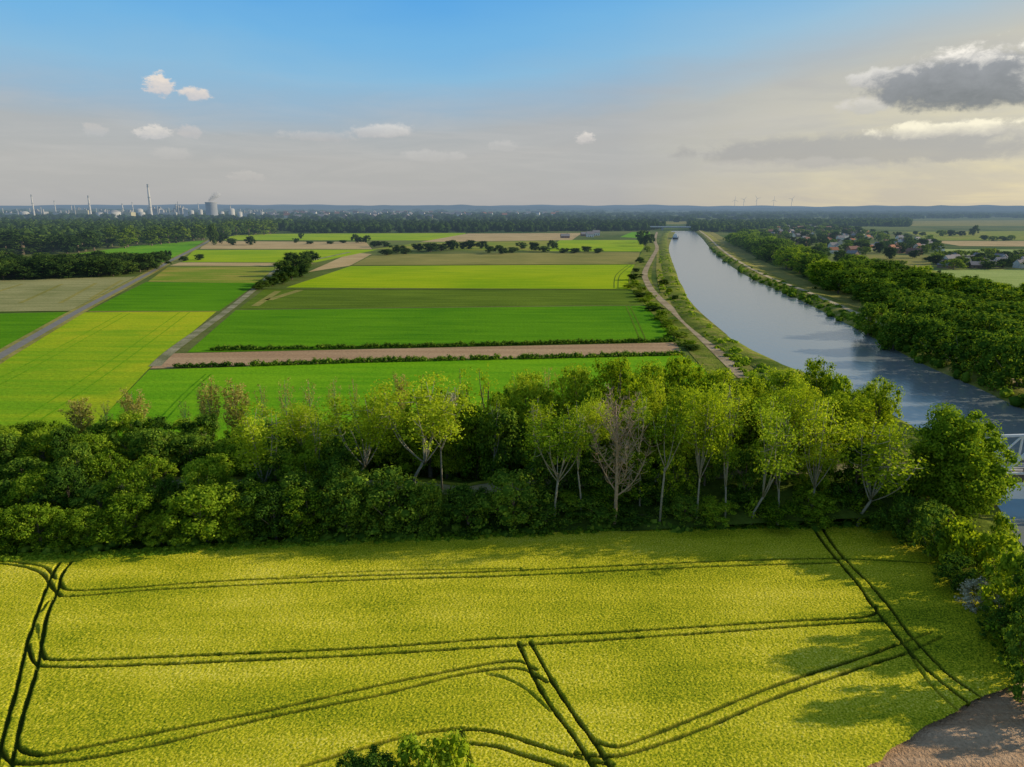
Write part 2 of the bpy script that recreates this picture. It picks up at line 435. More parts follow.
FIELDS = [  # px outline, layer, material
    ([(0, 361), (74, 312.5), (217, 311), (148, 369.5), (100, 420), (60, 450), (-110, 450), (-110, 420)], .05, 'yellow'),
    ([(88, 311), (146, 282), (258, 283), (219, 311)], .05, 'green2'),
    ([(148, 281.5), (168, 267), (277, 267), (256, 283)], .05, 'mixed'),
    ([(-140, 281), (-140, 320), (-30, 312), (70, 310.5), (136, 276.5), (0, 280)], .05, 'grey'),
    ([(-180, 325), (-20, 314), (68, 312), (0, 350), (-90, 402)], .05, 'green'),
    ([(187, 352.5), (236, 310), (655, 305.5), (675, 341.5)], .05, 'green'),
    ([(238, 309), (264, 289.5), (641, 290), (655, 304.5)], .05, 'dull'),
    ([(286, 287.5), (351, 266), (636, 264.5), (641, 289)], .05, 'lime'),
    ([(353, 265), (373, 254.5), (640, 252), (637, 264)], .05, 'olive'),
    ([(545, 251), (641, 251.5), (649, 240), (560, 240)], .05, 'lime'),
    ([(308, 272), (352, 252.5), (372, 254), (350, 265.6)], .05, 'tan'),
    ([(182, 262), (194, 250), (378, 249.5), (316, 262.3)], .05, 'lime'),
    ([(200, 248.8), (207, 241), (366, 242), (372, 249)], .05, 'tan'),
    ([(215, 240), (240, 234), (466, 233), (458, 240.5)], .05, 'lime'),
    ([(420, 242), (468, 233.5), (582, 233), (572, 240)], .05, 'tan'),
    ([(372, 249), (420, 242.6), (556, 240.6), (542, 251)], .05, 'mixed'),
    ([(60, 256), (140, 245), (205, 240.5), (190, 249.5), (168, 262), (146, 262)], .05, 'bright'),
    ([(170, 265.5), (180, 262.5), (316, 263), (286, 266)], .05, 'tan'),
    ([(168, 353.5), (400, 348.5), (676, 342.5), (682, 354.5), (400, 360), (150, 368.5)], .05, 'brown'),
    ([(149, 370), (400, 361), (682, 355.5), (735, 385), (780, 450), (55, 452), (100, 420)], .05, 'bright'),
    ([(866, 255), (928, 255.5), (932, 268), (876, 266)], .05, 'olive'),
    ([(932, 270), (1110, 268), (1110, 300), (1000, 286), (955, 277)], .05, 'pale'),
    ([(876, 267), (931, 269), (954, 278.5), (1000, 288), (1110, 303), (1110, 312), (940, 300)], .05, 'mixed'),
    ([(905, 232), (1110, 230), (1110, 240), (930, 240)], .05, 'mixed'),
    ([(930, 241), (1110, 241), (1110, 247), (960, 246)], .05, 'tan'),
    ([(935, 249), (1110, 250), (1110, 262), (960, 256)], .05, 'pale'),
    ([(620, 237), (632, 232), (650, 232), (650, 238.5)], .05, 'bright'),
    ([(660, 221.5), (900, 220.5), (900, 223), (660, 224)], .05, 'olive'),
    ([(890, 221), (1110, 219.5), (1110, 226), (905, 226)], .05, 'olive'),
]
for i, (pp, z, m) in enumerate(FIELDS): px_sheet('field', pp, .03 + .002 * i, G[m])
# faint wheel tracks and mown strips on the middle fields
def px_ribbon(name, pp, w, z, mat, sm=4):
    L = smooth_line([P(a, b, z) for a, b in pp], sm)
    return ribbon(name, L, [(-w / 2, 0), (w / 2, 0)], mat)
px_ribbon('wheel_track', [(206, 374), (182, 395), (140, 440)], .5, .09, G['green2'])
px_ribbon('wheel_track', [(211, 374), (188, 395), (148, 440)], .5, .09, G['green2'])
for a, b in (((190, 312), (40, 420)), ((180, 312), (20, 420)), ((130, 313), (-30, 400)), ((122, 313), (-45, 400))):
    px_ribbon('wheel_track', [a, ((a[0] + b[0]) / 2 + 3, (a[1] + b[1]) / 2), b], .35, .09, G['bright'])
for a, b in (((20, 303), (62, 284)), ((60, 303), (96, 283)), ((-30, 300), (22, 284)), ((90, 299), (122, 280))):
    px_ribbon('mown_strip', [a, b], 2.2, .09, G['olive'])
px_ribbon('wheel_track', [(628, 265), (616, 275), (614, 288)], .7, .09, G['dull'])
px_ribbon('wheel_track', [(632, 265), (620, 275), (618, 288)], .7, .09, G['dull'])
px_ribbon('wheel_track', [(626, 306), (632, 320), (640, 340)], .5, .09, G['dull'])
px_ribbon('wheel_track', [(630, 306), (637, 320), (646, 340)], .5, .09, G['dull'])
px_ribbon('mown_strip', [(268, 300), (300, 290)], 5, .09, G['olive'])
px_ribbon('mown_strip', [(255, 306), (278, 291)], 4, .09, G['olive'])
px_ribbon('field_margin', [(88, 311.6), (217, 311.2)], 2.0, .10, G['olive'])
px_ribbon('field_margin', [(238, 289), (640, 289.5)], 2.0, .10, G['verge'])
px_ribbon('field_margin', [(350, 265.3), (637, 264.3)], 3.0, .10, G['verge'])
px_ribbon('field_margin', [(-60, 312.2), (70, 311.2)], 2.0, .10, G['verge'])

road_px = [(-110, 412), (-30, 374), (0, 356), (45, 330), (80, 310), (125, 286), (160, 267), (170, 261), (190, 251), (207, 242), (215, 236)]
px_ribbon('road', road_px, 3.6, .16, M['asphalt'])
px_ribbon('road_verge', road_px, 8.0, .12, G['olive'])
px_ribbon('dirt_track', [(155, 366), (170, 352), (200, 330), (232, 307), (252, 291), (262, 284), (276, 270), (300, 263), (350, 252)], 3.8, .13, G['track'])

# ------------------------------------------------------------------ the canal
left_px = [(1150, 680), (1060, 590), (1024, 556), (1004, 521), (970, 470), (900, 420), (830, 385), (760, 355), (725, 335), (700, 315), (683, 290), (672, 262), (667, 245), (668, 234), (672, 231)]
right_px = [(1400, 640), (1260, 525), (1170, 470), (1100, 440), (1024, 409), (975, 386), (920, 362), (850, 325), (790, 295), (755, 280), (730, 265), (712, 250), (702, 238), (694, 231)]
LB = smooth_line([P(a, b) for a, b in left_px], 5)
RB = smooth_line([P(a, b) for a, b in right_px], 5)
def water_mat():
    nt = NT('canal_water'); p = pos(nt)
    b = nt.n('ShaderNodeBsdfPrincipled')
    b.inputs['Base Color'].default_value = (.22, .24, .24, 1)
    b.inputs['Roughness'].default_value = .15; b.inputs['IOR'].default_value = 1.33
    b.inputs['Specular IOR Level'].default_value = 1.0
    n = nt.noise(rot_scale(nt, p, R(20), (1, .45, 1)), .55, 5, .65, .4)
    n2 = nt.noise(p, .05, 3, .5)
    h = nt.math('MULTIPLY', n, nt.math('ADD', .4, n2))
    bp = nt.n('ShaderNodeBump'); bp.inputs['Strength'].default_value = .16; bp.inputs['Distance'].default_value = .3
    nt.l(h, bp.inputs['Height']); nt.l(bp.outputs[0], b.inputs['Normal'])
    return nt.finish(b.outputs[0])
def strip_between(name, A, B, z, mat, n=80):
    def rs(L):
        L = [Vector((p[0], p[1], 0)) for p in L]; d = [0]
        for i in range(1, len(L)): d.append(d[-1] + (L[i] - L[i - 1]).length)
        o = []
        for k in range(n + 1):
            t = (k / n) ** 1.0 * d[-1]
            j = max(i for i in range(len(d)) if d[i] <= t + 1e-6); j = min(j, len(L) - 2)
            u = (t - d[j]) / max(1e-6, d[j + 1] - d[j]); o.append(L[j].lerp(L[j + 1], min(1, u)))
        return o
    a = rs(A); b = rs(B); vs = []; fs = []
    for p, q in zip(a, b): vs += [(p.x, p.y, z), (q.x, q.y, z)]
    for k in range(n): fs.append((2 * k, 2 * k + 1, 2 * k + 3, 2 * k + 2))
    me = bpy.data.meshes.new(name); me.from_pydata(vs, [], fs); me.materials.append(mat); me.update()
    o = mesh_obj(name, me); o['kind'] = 'structure'; return o
strip_between('water', LB, RB, .12, water_mat())
# line goes away from the camera: +offset is to the right
ribbon('canal_bank', LB, [(1.0, -.1), (0, .3), (-2, .8), (-5, 1.0), (-8, .7), (-11, .02)], G['bank'], jitter=.4)
ribbon('canal_bank', RB, [(-1.2, -.1), (0, .35), (3, 1.6), (6, 2.2), (12, 2.2), (17, 1.2), (22, .02)], G['bank2'], jitter=.25)
px_ribbon('towpath', [(745, 378), (726, 360), (700, 335), (675, 312), (657, 296), (648, 284), (645, 272), (652, 258), (657, 248), (655, 240), (657, 232)], 4.2, .2, G['sand2'], 5)
px_ribbon('canal_margin', [(738, 378), (700, 341), (665, 310), (650, 296), (640, 280), (645, 262), (650, 248), (652, 236)], 16, .11, G['bank'], 5)
px_ribbon('canal_margin', [(672, 232), (664, 245), (664, 262), (668, 282), (680, 305), (710, 335)], 14, .14, G['bank2'], 5)
RP = [p + Vector((0, 0, 0)) for p in RB]
ribbon('towpath', RB, [(7.6, 2.32), (10.6, 2.34)], G['sand'])
ribbon('canal_margin', RB, [(20, .16), (36, .16)], G['olive'])

# ------------------------------------------------------------------ tree meshes
def rand_dirs(n):
    v = rng.normal(size=(n, 3)); return v / np.linalg.norm(v, axis=1)[:, None]
def leaf_quads(clumps, size, dens=1.0, up=.35, shell=(.7, 1.1), loose=.42):
    Vs = []; T = []
    for (c, r) in clumps:
        c = np.array(c, float); r = np.array(r if hasattr(r, '__len__') else (r, r, r), float)
        n = max(6, int(dens * 9.0 * (r.mean() ** 2) / (size * size)))
        d = rand_dirs(n); k = rng.uniform(shell[0], shell[1], n)[:, None]
        p = c + d * r * k
        nn = d + rng.normal(size=(n, 3)) * loose + np.array((0, 0, up)); nn /= np.linalg.norm(nn, axis=1)[:, None]
        t = np.cross(nn, rand_dirs(n)); t /= np.linalg.norm(t, axis=1)[:, None] + 1e-9
        b = np.cross(nn, t)
        s = (size * rng.uniform(.55, 1.25, n) * .5)[:, None]
        q = np.stack([p - t * s * 1.25, p - b * s * .75 + t * s * .15, p + t * s * 1.2 + nn * s * .2, p + b * s * .75 + t * s * .1], axis=1)
        Vs.append(q.reshape(-1, 3)); T.append(np.clip(rng.uniform(0, .7, n) + rng.uniform(0, .3) , 0, 1))
    V = np.concatenate(Vs); Fq = np.arange(len(V)).reshape(-1, 4)
    return V, Fq, np.concatenate(T)
ICO_V = None
def ico():
    global ICO_V
    if ICO_V is None:
        import bmesh
        bm = bmesh.new(); bmesh.ops.create_icosphere(bm, subdivisions=1, radius=1)
        bm.verts.ensure_lookup_table()
        ICO_V = (np.array([v.co[:] for v in bm.verts]), np.array([[v.index for v in f.verts] for f in bm.faces])); bm.free()
    return ICO_V
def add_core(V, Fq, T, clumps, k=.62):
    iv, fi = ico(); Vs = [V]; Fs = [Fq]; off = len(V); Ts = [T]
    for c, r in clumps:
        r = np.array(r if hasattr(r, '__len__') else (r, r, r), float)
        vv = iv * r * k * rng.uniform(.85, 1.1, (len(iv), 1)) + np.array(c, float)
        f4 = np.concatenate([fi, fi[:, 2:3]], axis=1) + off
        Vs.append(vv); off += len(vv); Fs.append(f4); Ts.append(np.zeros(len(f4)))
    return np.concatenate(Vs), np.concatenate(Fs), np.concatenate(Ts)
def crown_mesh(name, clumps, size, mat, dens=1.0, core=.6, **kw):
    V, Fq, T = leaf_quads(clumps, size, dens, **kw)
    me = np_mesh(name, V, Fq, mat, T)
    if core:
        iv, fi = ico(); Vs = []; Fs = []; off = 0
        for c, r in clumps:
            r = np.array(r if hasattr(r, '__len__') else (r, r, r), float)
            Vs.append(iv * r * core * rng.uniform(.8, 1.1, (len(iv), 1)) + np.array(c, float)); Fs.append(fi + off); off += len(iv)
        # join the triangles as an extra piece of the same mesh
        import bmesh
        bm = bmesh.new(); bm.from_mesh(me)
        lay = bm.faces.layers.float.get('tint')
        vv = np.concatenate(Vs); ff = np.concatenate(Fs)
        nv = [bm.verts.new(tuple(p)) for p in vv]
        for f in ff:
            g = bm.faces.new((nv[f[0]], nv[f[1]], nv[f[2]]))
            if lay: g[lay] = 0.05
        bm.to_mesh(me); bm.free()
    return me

def dense_clumps(H, W, z0=.0, n=46, rr=.24, seed=0, taper=.3):
    """boughs of uneven size packed in the crown's outline, each bough a cluster of smaller clumps"""
    r_ = np.random.default_rng(seed); out = []
    nb = max(5, n // 7); per = max(4, n // nb)
    sk = r_.uniform(-.10, .10, 2) * W
    for i in range(nb):
        t = (i + .5) / nb; zz = 1 - 2 * t; ph = i * 2.39996 + r_.uniform(-.6, .6)
        rad = math.sqrt(max(0, 1 - zz * zz)) ** .8
        w = W / 2 * (1 - taper * max(0, zz))
        br = W * r_.uniform(.17, .27)
        reach = r_.uniform(.40, .78)
        cz = z0 * H + (H - z0 * H) * (.5 + .40 * zz * r_.uniform(.80, 1.06))
        cx = math.cos(ph) * rad * w * reach + sk[0] * (1 - t); cy = math.sin(ph) * rad * w * reach + sk[1] * (1 - t)
        for k in range(per):
            zz2 = 1 - 1.7 * (k + .5) / per; p2 = k * 2.39996 + r_.uniform(-.5, .5); r2 = math.sqrt(max(0, 1 - zz2 * zz2))
            q = br * r_.uniform(.75, 1.15)
            rw = W * rr * r_.uniform(.45, 1.15)
            z = max(rw * .3, min(H - rw * .8, cz + zz2 * q * 1.05))
            out.append(((cx + math.cos(p2) * r2 * q, cy + math.sin(p2) * r2 * q, z), (rw, rw, rw * r_.uniform(.7, 1.0))))
    return out
def limb(mb, a, b, r0, r1, bend=.12, seg=5, n=5):
    a = Vector(a); b = Vector(b); L = (b - a).length
    j = Vector((random.uniform(-1, 1), random.uniform(-1, 1), random.uniform(-.3, .3))) * L * bend
    pts = []; rad = []
    for i in range(n + 1):
        t = i / n
        pts.append(a.lerp(b, t) + j * math.sin(t * math.pi) + Vector((0, 0, -L * .08 * math.sin(t * math.pi)))); rad.append(r0 + (r1 - r0) * t)
    mb.tube(pts, rad, seg); return pts

def make_dense(name, H, W, leaf, mat, seed, n=46, rr=.2, z0=.02, dens=1.0, taper=.3, core=.6):
    random.seed(seed)
    cl = dense_clumps(H, W, z0, n, rr, seed, taper)
    for k in range(n // 4):
        a = random.uniform(0, 6.28); t = random.random()
        w = W / 2 * random.uniform(.85, 1.12) * math.sin(math.pi * (.25 + .6 * t))
        r = W * .08 * random.uniform(.7, 1.4)
        cl.append(((math.cos(a) * w, math.sin(a) * w, H * (z0 + (1 - z0) * (.15 + .8 * t))), r))
    cm = crown_mesh('crown', cl, leaf, mat, dens, core)
    tb = MB(); tb.tube([(0, 0, -.3), (.05, 0, H * .3), (0, .1, H * .75)], [H * .028, H * .02, H * .006], 6)
    for c, r in cl[::7]: limb(tb, (0, 0, H * random.uniform(.15, .45)), c, H * .010, H * .003)
    tm = tb.mesh('trunk', M['bark'])
    return dict(name=name, parts=[('trunk', tm), ('crown', cm)], H=H, W=W)

def make_poplar(name, H, W, leaf, mat, seed, nl=8, base=.32, bark='bark_pale', ivy=False, dens=1.0):
    random.seed(seed); r_ = np.random.default_rng(seed)
    tb = MB(); lean = Vector((random.uniform(-.08, .08), random.uniform(-.05, .05), 0)) * H
    fork = Vector((0, 0, H * base)) + lean
    pts = [Vector((0, 0, -.3)), Vector((0, 0, H * base * .5)) + lean * .3, fork]
    tb.tube(pts, [H * .0115, H * .009, H * .008], 7)
    cl = []
    for i in range(nl):
        a = i * 2.4 + random.uniform(-.4, .4); out = random.uniform(.25, 1.0) if i else .1
        top = Vector((math.cos(a) * W / 2 * out, math.sin(a) * W / 2 * out, H * (1.0 - .22 * out * random.uniform(.3, 1.2)))) + lean * 1.5
        lp = limb(tb, fork + Vector((0, 0, random.uniform(-.12, .12) * H * base)), top, H * .0052, H * .0014, .07, 5, 7)
        for k in (2, 3, 4, 5, 6, 7):
            q = lp[k]
            if q.z < H * (base + .24): continue
            for s in range(2 if k < 7 else 1):
                off = Vector((random.uniform(-1, 1), random.uniform(-1, 1), random.uniform(-.5, .6))) * W * .2
                e = q + off if k < 7 else q
                if k < 7: limb(tb, q, e, H * .003, H * .0012, .1, 4, 2)
                r = W * random.choice((.05, .08, .11, .15, .19)) * random.uniform(.8, 1.1)
                cl.append((tuple(e), (r, r, r * random.uniform(.7, 1.1))))
    if ivy:
        for k in range(9):
            z = H * base * (.05 + .1 * k); cl.append(((random.uniform(-.4, .4), random.uniform(-.4, .4), z), W * .075))
    V, Fq, T = leaf_quads(cl, leaf, .95 * dens, shell=(.35, 1.25), loose=.9)
    cm = np_mesh('crown', V, Fq, mat, T)
    return dict(name=name, parts=[('trunk', tb.mesh('trunk', M[bark], True)), ('crown', cm)], H=H, W=W)

def make_sapling(name, H, W, leaf, mat, seed, nl=16, dens=.35):
    random.seed(seed); tb = MB(); cl = []
    tb.tube([(0, 0, -.3), (.1, 0, H * .5), (0, .05, H * .96)], [H * .011, H * .007, H * .0015], 6)
    for i in range(nl):
        t = .25 + .7 * i / nl; a = i * 2.4; w = W / 2 * math.sin(math.pi * min(1, (t - .1) * 1.0)) * random.uniform(.6, 1.1)
        s = Vector((0, 0, H * t * .72)); e = Vector((math.cos(a) * w, math.sin(a) * w, H * (t + .04)))
        lp = limb(tb, s, e, H * .0045, H * .0012, .08, 4, 4)
        for q in lp[2:]:
            r = W * random.uniform(.09, .17); cl.append((tuple(q), (r, r, r * 1.3)))
    V, Fq, T = leaf_quads(cl, leaf, dens, shell=(.1, 1.2), loose=1.2)
    return dict(name=name, parts=[('trunk', tb.mesh('trunk', M['bark_pale'])), ('crown', np_mesh('crown', V, Fq, mat, T))], H=H, W=W)

def make_far(name, H, W, mat, seed, leaf=1.0, z0=.12, n=16, col=False):
    cl = dense_clumps(H, W, z0, n, .24, seed, .25 if not col else .5)
    cm = crown_mesh('crown', cl, leaf, mat, 1.0, .7)
    tb = MB(); tb.tube([(0, 0, -.3), (0, 0, H * .6)], [H * .03, H * .015], 5)
    return dict(name=name, parts=[('trunk', tb.mesh('trunk', M['bark'])), ('crown', cm)], H=H, W=W)

K = {}
K['maple'] = [make_dense('field_maple', 10, 8.5, .33, M['leaf_mid'], s, 50, .15, .0, 1.0, .35) for s in (1, 2, 3, 4)]
K['dark'] = [make_dense('hawthorn', 10, 9, .35, M['leaf_dark'], s, 46, .16, .0, 1.0, .25) for s in (11, 12, 13)]
K['ash'] = [make_dense('ash_tree', 20, 11, .38, M['leaf_bright'], s, 84, .155, .10, 1.0, .32, .4) for s in (21, 22, 23)]
K['poplar'] = [make_poplar('poplar', 20, w, .36, M[m], sd_, n, b, ivy=(sd_ in (32, 36)), dens=d)
               for sd_, w, m, n, b, d in ((31, 11, 'leaf_bright', 9, .30, .7), (32, 10, 'leaf_mid', 7, .24, .8), (33, 12, 'leaf_bright', 12, .38, .6), (34, 9, 'leaf_bright', 6, .20, .75), (35, 11, 'leaf_mid', 10, .42, .7), (36, 10, 'leaf_bright', 8, .27, .55))]
K['slim'] = [make_poplar('slim_poplar', 20, 7, .36, M[m], s, n, b, dens=.8) for s, m, n, b in ((36, 'leaf_mid', 4, .50), (37, 'leaf_bright', 5, .40), (38, 'leaf_mid', 5, .32))]
K['column'] = [make_dense('young_poplar', 18, 6, .42, M['leaf_bright'], s, 36, .15, .2, .55, .3, 0) for s in (41, 42)]
K['pale'] = [make_sapling('pale_poplar', 15, 5.5, .32, M['leaf_pale'], s, 18, .30) for s in (51, 52, 53)]
K['leafy_pale'] = [make_sapling('leafing_poplar', 15, 7, .40, M['leaf_pale'], s, 22, .9) for s in (55, 56)]
K['chestnut'] = [make_dense('chestnut_tree', 20, 13, .42, M['leaf_mid'], 61, 130, .17, .03, 1.3, .30)]
K['bush'] = [make_dense('bush', 4, 5, .32, M['leaf_mid'], s, 26, .18, .0, 1.0, .2) for s in (71, 72)]
K['bushb'] = [make_dense('bush', 4, 5, .32, M['leaf_bright'], s, 26, .18, .0, 1.0, .2) for s in (73, 74)]
K['blossom'] = [make_dense('blossoming_bush', 5, 6, .32, M['leaf_blossom'], 75, 26, .17, .0, .9, .2)]
K['willow'] = [make_dense('willow', 14, 13, .6, M['leaf_dark'], s, 44, .17, .02, 1.0, .2) for s in (81, 82, 83)]
K['willowb'] = [make_dense('bank_tree', 15, 12, .6, M['leaf_dark'], s, 44, .17, .02, 1.0, .25) for s in (84, 85)]
K['willowl'] = [make_dense('bank_tree', 15, 12, .6, M['leaf_mid'], s, 44, .17, .02, 1.0, .25) for s in (86, 87)]
K['far'] = [make_far('broadleaf_tree', 14, 13, M['leaf_far'], s) for s in (91, 92, 93)]
K['farb'] = [make_far('broadleaf_tree', 14, 13, M['leaf_farb'], s) for s in (94, 95)]
K['farcol'] = [make_far('forest_poplar', 20, 9, M['leaf_farb'], s, 1.1, .02, 20, True) for s in (96, 97)]
K['farcold'] = [make_far('forest_poplar', 20, 9, M['leaf_far'], s, 1.1, .02, 20, True) for s in (98, 99)]

def put(kind, loc, H, W, label, group=None, cat='tree', name=None, rz=None, ghost=None):
    k = random.choice(K[kind])
    t = empty(name or k['name'], loc, random.uniform(0, 6.28) if rz is None else rz, W / k['W'], W / k['W'], H / k['H'])
    tag(t, label, cat, group)
    for pn, me in k['parts']:
        mesh_obj(pn, me, t)
    return t
def tree_px(kind, px, top, Y, wpx, label, group=None, cat='tree', zg=0.0, name=None):
    p = PY(px, top, Y); g = Vector((p.x, Y, zg))
    dep = Y * math.cos(PITCH) + CAM_H * math.sin(PITCH)
    return put(kind, g, max(1.5, p.z - zg), wpx * dep / F, label, group, cat, name)
def Yb(px, py): return P(px, py).y

exec_random = random.Random(5)
random.seed(101)

# embankment height of the track through the tree belt
ROAD = [Vector((-110, 117, 1.5)), Vector((-60, 116, 2.0)), Vector((-22, 114.5, 2.6)), P(462, 491, 3.0), P(500, 487, 3.2), P(620, 480, 4.0), P(760, 472, 5.2), P(850, 468, 6.0), P(930, 467, 6.2), P(985, 467, 6.3)]
def road_y(x):
    for a, b in zip(ROAD, ROAD[1:]):
        if a.x <= x <= b.x:
            t = (x - a.x) / (b.x - a.x); return a.y + t * (b.y - a.y), a.z + t * (b.z - a.z)
    return (ROAD[0].y, ROAD[0].z) if x < ROAD[0].x else (ROAD[-1].y, ROAD[-1].z)
def gz(x, y):
    ry, rz = road_y(x); d = abs(y - ry)
    return max(0.0, rz * (1 - max(0, d - 3.5) / 9.0)) if d < 12.5 else 0.0

# --- hero trees of the belt
sf = 'in the row at the edge of the yellow-green field'
front = [(-20, 506, 44, 'm'), (8, 508, 40, 'm'), (34, 505, 40, 'm'), (62, 512, 36, 'm'), (84, 508, 36, 'm'), (122, 497, 50, 'm'), (158, 516, 32, 'm'), (200, 483, 62, 'm'),
         (238, 502, 38, 'm'), (272, 489, 50, 'd'), (306, 488, 46, 'm'), (345, 481, 52, 'd'), (388, 470, 62, 'd'), (424, 480, 34, 'd'), (468, 488, 48, 'd'), (514, 472, 60, 'd'),
         (548, 500, 44, 'd'), (592, 497, 50, 'd'), (630, 505, 44, 'd')]
fl = ['leafy maple half outside the left edge of the photo', 'lit maple at the far left corner of the field edge', 'lit maple second from the left corner of the front row',
      'narrow maple just left of the tyre track corner', 'maple above the corner where the tyre tracks meet', 'full round maple standing right of the tyre track corner',
      'small low bush-like maple left of the big bright one', 'tall bright round maple, the biggest of the left front row', 'slim maple right of the big bright round one',
      'dark tree with lit top in the left front row', 'mid green tree between two darker ones in the front row', 'dark broad tree left of the widest dark one in front row',
      'widest dark green tree of the front row left of the gap', 'narrow dark tree beside the gap showing the track', 'low dark tree just right of the gap showing the track',
      'broad dark tree in front of the forked poplar', 'dark bush-like tree under the forked poplar', 'dark tree under the bare dead tree', 'low dark tree between dead tree and slim pole-like poplar']
for (px, top, w, k), lb in zip(front, fl):
    base = 560 - (px / 430.0) * 18 if px < 430 else 541 - (px - 430) / 200 * 8
    tree_px('maple' if k == 'm' else 'dark', px, top, Yb(px, base) + 3.0, w * 1.12, lb, 'front row of the tree belt')

heroes = [
    ('poplar', 257, 404, 108, 66, 'poplar with pale forked trunk left of the two tall middle poplars'),
    ('poplar', 352, 394, 112, 72, 'broad bright poplar left of the tallest middle one'),
    ('poplar', 408, 378, 111, 92, 'tall spreading poplar with a clear pale trunk over the dark gap'),
    ('ash', 428, 385, 122, 50, 'bright ash tree behind the tall spreading poplar'),
    ('poplar', 556, 417, 103, 70, 'bright poplar with forked pale stems left of the dead tree'),
    ('slim', 667, 400, 102.5, 40, 'slim poplar with one straight pale pole-like trunk'),
    ('poplar', 706, 392, 103, 62, 'poplar with fan of pale limbs right of the slim pole-like one'),
    ('poplar', 762, 398, 103, 64, 'poplar with fan of pale limbs, second right of the slim pole-like one'),
    ('poplar', 824, 400, 104, 60, 'bright poplar left of the leaning one near the bridge road'),
    ('poplar', 872, 416, 103, 84, 'bright poplar with curved pale trunk beside the bridge road'),
    ('ash', 505, 392, 124, 46, 'ash tree with rounded top left of the middle group'),
    ('ash', 530, 372, 128, 50, 'tall ash tree left of the highest one of the middle group'),
    ('ash', 575, 362, 128, 52, 'ash tree just left of the highest crown of the middle group'),
    ('ash', 614, 355, 126, 54, 'ash tree with the highest crown, right behind the dead tree'),
    ('ash', 646, 362, 132, 50, 'ash tree against the end of the green field'),
    ('ash', 684, 356, 136, 56, 'bright ash crown below the lower end of the sandy towpath'),
    ('ash', 716, 366, 132, 54, 'bright ash crown at the lower end of the towpath'),
    ('ash', 748, 374, 132, 52, 'bright ash crown overlapping the near left canal bank'),
    ('ash', 786, 366, 136, 58, 'ash crown standing out against the canal water, left one'),
    ('ash', 822, 357, 138, 40, 'darker narrow ash crown highest against the canal water'),
    ('ash', 852, 388, 130, 56, 'bright ash crown low against the canal water'),
    ('ash', 740, 402, 120, 54, 'bright ash crown between the two fan-limbed poplars'),
    ('ash', 796, 408, 118, 54, 'bright ash crown between right fan-limbed poplar and the canal'),
    ('ash', 636, 400, 118, 46, 'bright ash crown between dead tree and slim poplar'),
    ('ash', 455, 402, 124, 44, 'ash crown with yellow green leaves right of the tall poplar'),
    ('poplar', 596, 404, 112, 56, 'leafy poplar squeezed between forked poplar and dead tree'),
    ('ash', 690, 385, 115, 58, 'full bright crown just behind the slim pole-like poplar'),
    ('poplar', 735, 386, 114, 66, 'tall leafy poplar behind the two fan-limbed poplars'),
    ('ash', 845, 392, 118, 62, 'full bright crown just behind the curved poplar by the bridge road'),
    ('poplar', 792, 390, 113, 60, 'tall leafy poplar behind and right of the second fan-limbed one'),
    ('poplar', 300, 408, 122, 56, 'small bright poplar between the left poplar and the broad middle one'),
    ('ash', 380, 398, 124, 50, 'bright crown between the two tall middle poplars'),
    ('slim', 440, 400, 112, 34, 'slim pale-trunked poplar right beside the tall spreading one'),
    ('slim', 492, 398, 117, 36, 'slim poplar above the right end of the visible track'),
    ('slim', 532, 396, 112, 36, 'slim poplar just left of the forked poplar'),
    ('slim', 585, 398, 104, 34, 'slim poplar between the forked poplar and the dead tree'),
    ('slim', 646, 392, 106, 34, 'slim poplar between the dead tree and the pole-like one'),
    ('slim', 735, 404, 103, 36, 'slim poplar between the two fan-limbed poplars'),
    ('slim', 790, 408, 103, 36, 'slim poplar right of the second fan-limbed poplar'),
    ('slim', 310, 412, 112, 34, 'slim poplar left of the broad bright one'),
    ('chestnut', 968, 411, 104, 80, 'huge rounded chestnut tree by the canal in front of the bridge'),
]
for k, px, top, Y, w, lb in heroes:
    x = PY(px, top, Y).x
    tree_px(k, px, top, Y, w, lb, 'tall trees of the belt' if k != 'chestnut' else None, zg=gz(x, Y))
for i, (px, top, w, lb) in enumerate([(466, 364, 22, 'narrow bright young poplar, left one of the narrow pair behind the belt'), (488, 361, 24, 'narrow bright young poplar, right one of the narrow pair behind the belt'),
                                      (428, 372, 30, 'rounder young poplar behind the tall spreading poplar'), (514, 368, 20, 'narrow young poplar right of the narrow pair behind the belt')]):
    tree_px('column', px, top, 141, w, lb, 'row of young poplars behind the belt')
for px, top, w, k in ((77, 397, 30, 'leafy_pale'), (103, 400, 16, 'pale'), (131, 389, 28, 'leafy_pale'), (183, 399, 13, 'pale'), (206, 379, 24, 'leafy_pale'), (233, 381, 30, 'leafy_pale'),
                      (260, 383, 16, 'pale'), (284, 377, 20, 'pale'), (308, 378, 20, 'pale'), (333, 376, 18, 'pale'), (353, 375, 12, 'pale'), (401, 372, 20, 'leafy_pale'), (549, 364, 18, 'pale')):
    tree_px(k, px, top, 143, w, 'sparse pale young poplar standing behind the belt against the green fields', 'pale young poplars behind the belt')
tree_px('blossom', 450, 392, 126, 26, 'whitish blossoming tree behind the belt right of the tall poplar', None, name='blossoming_tree')

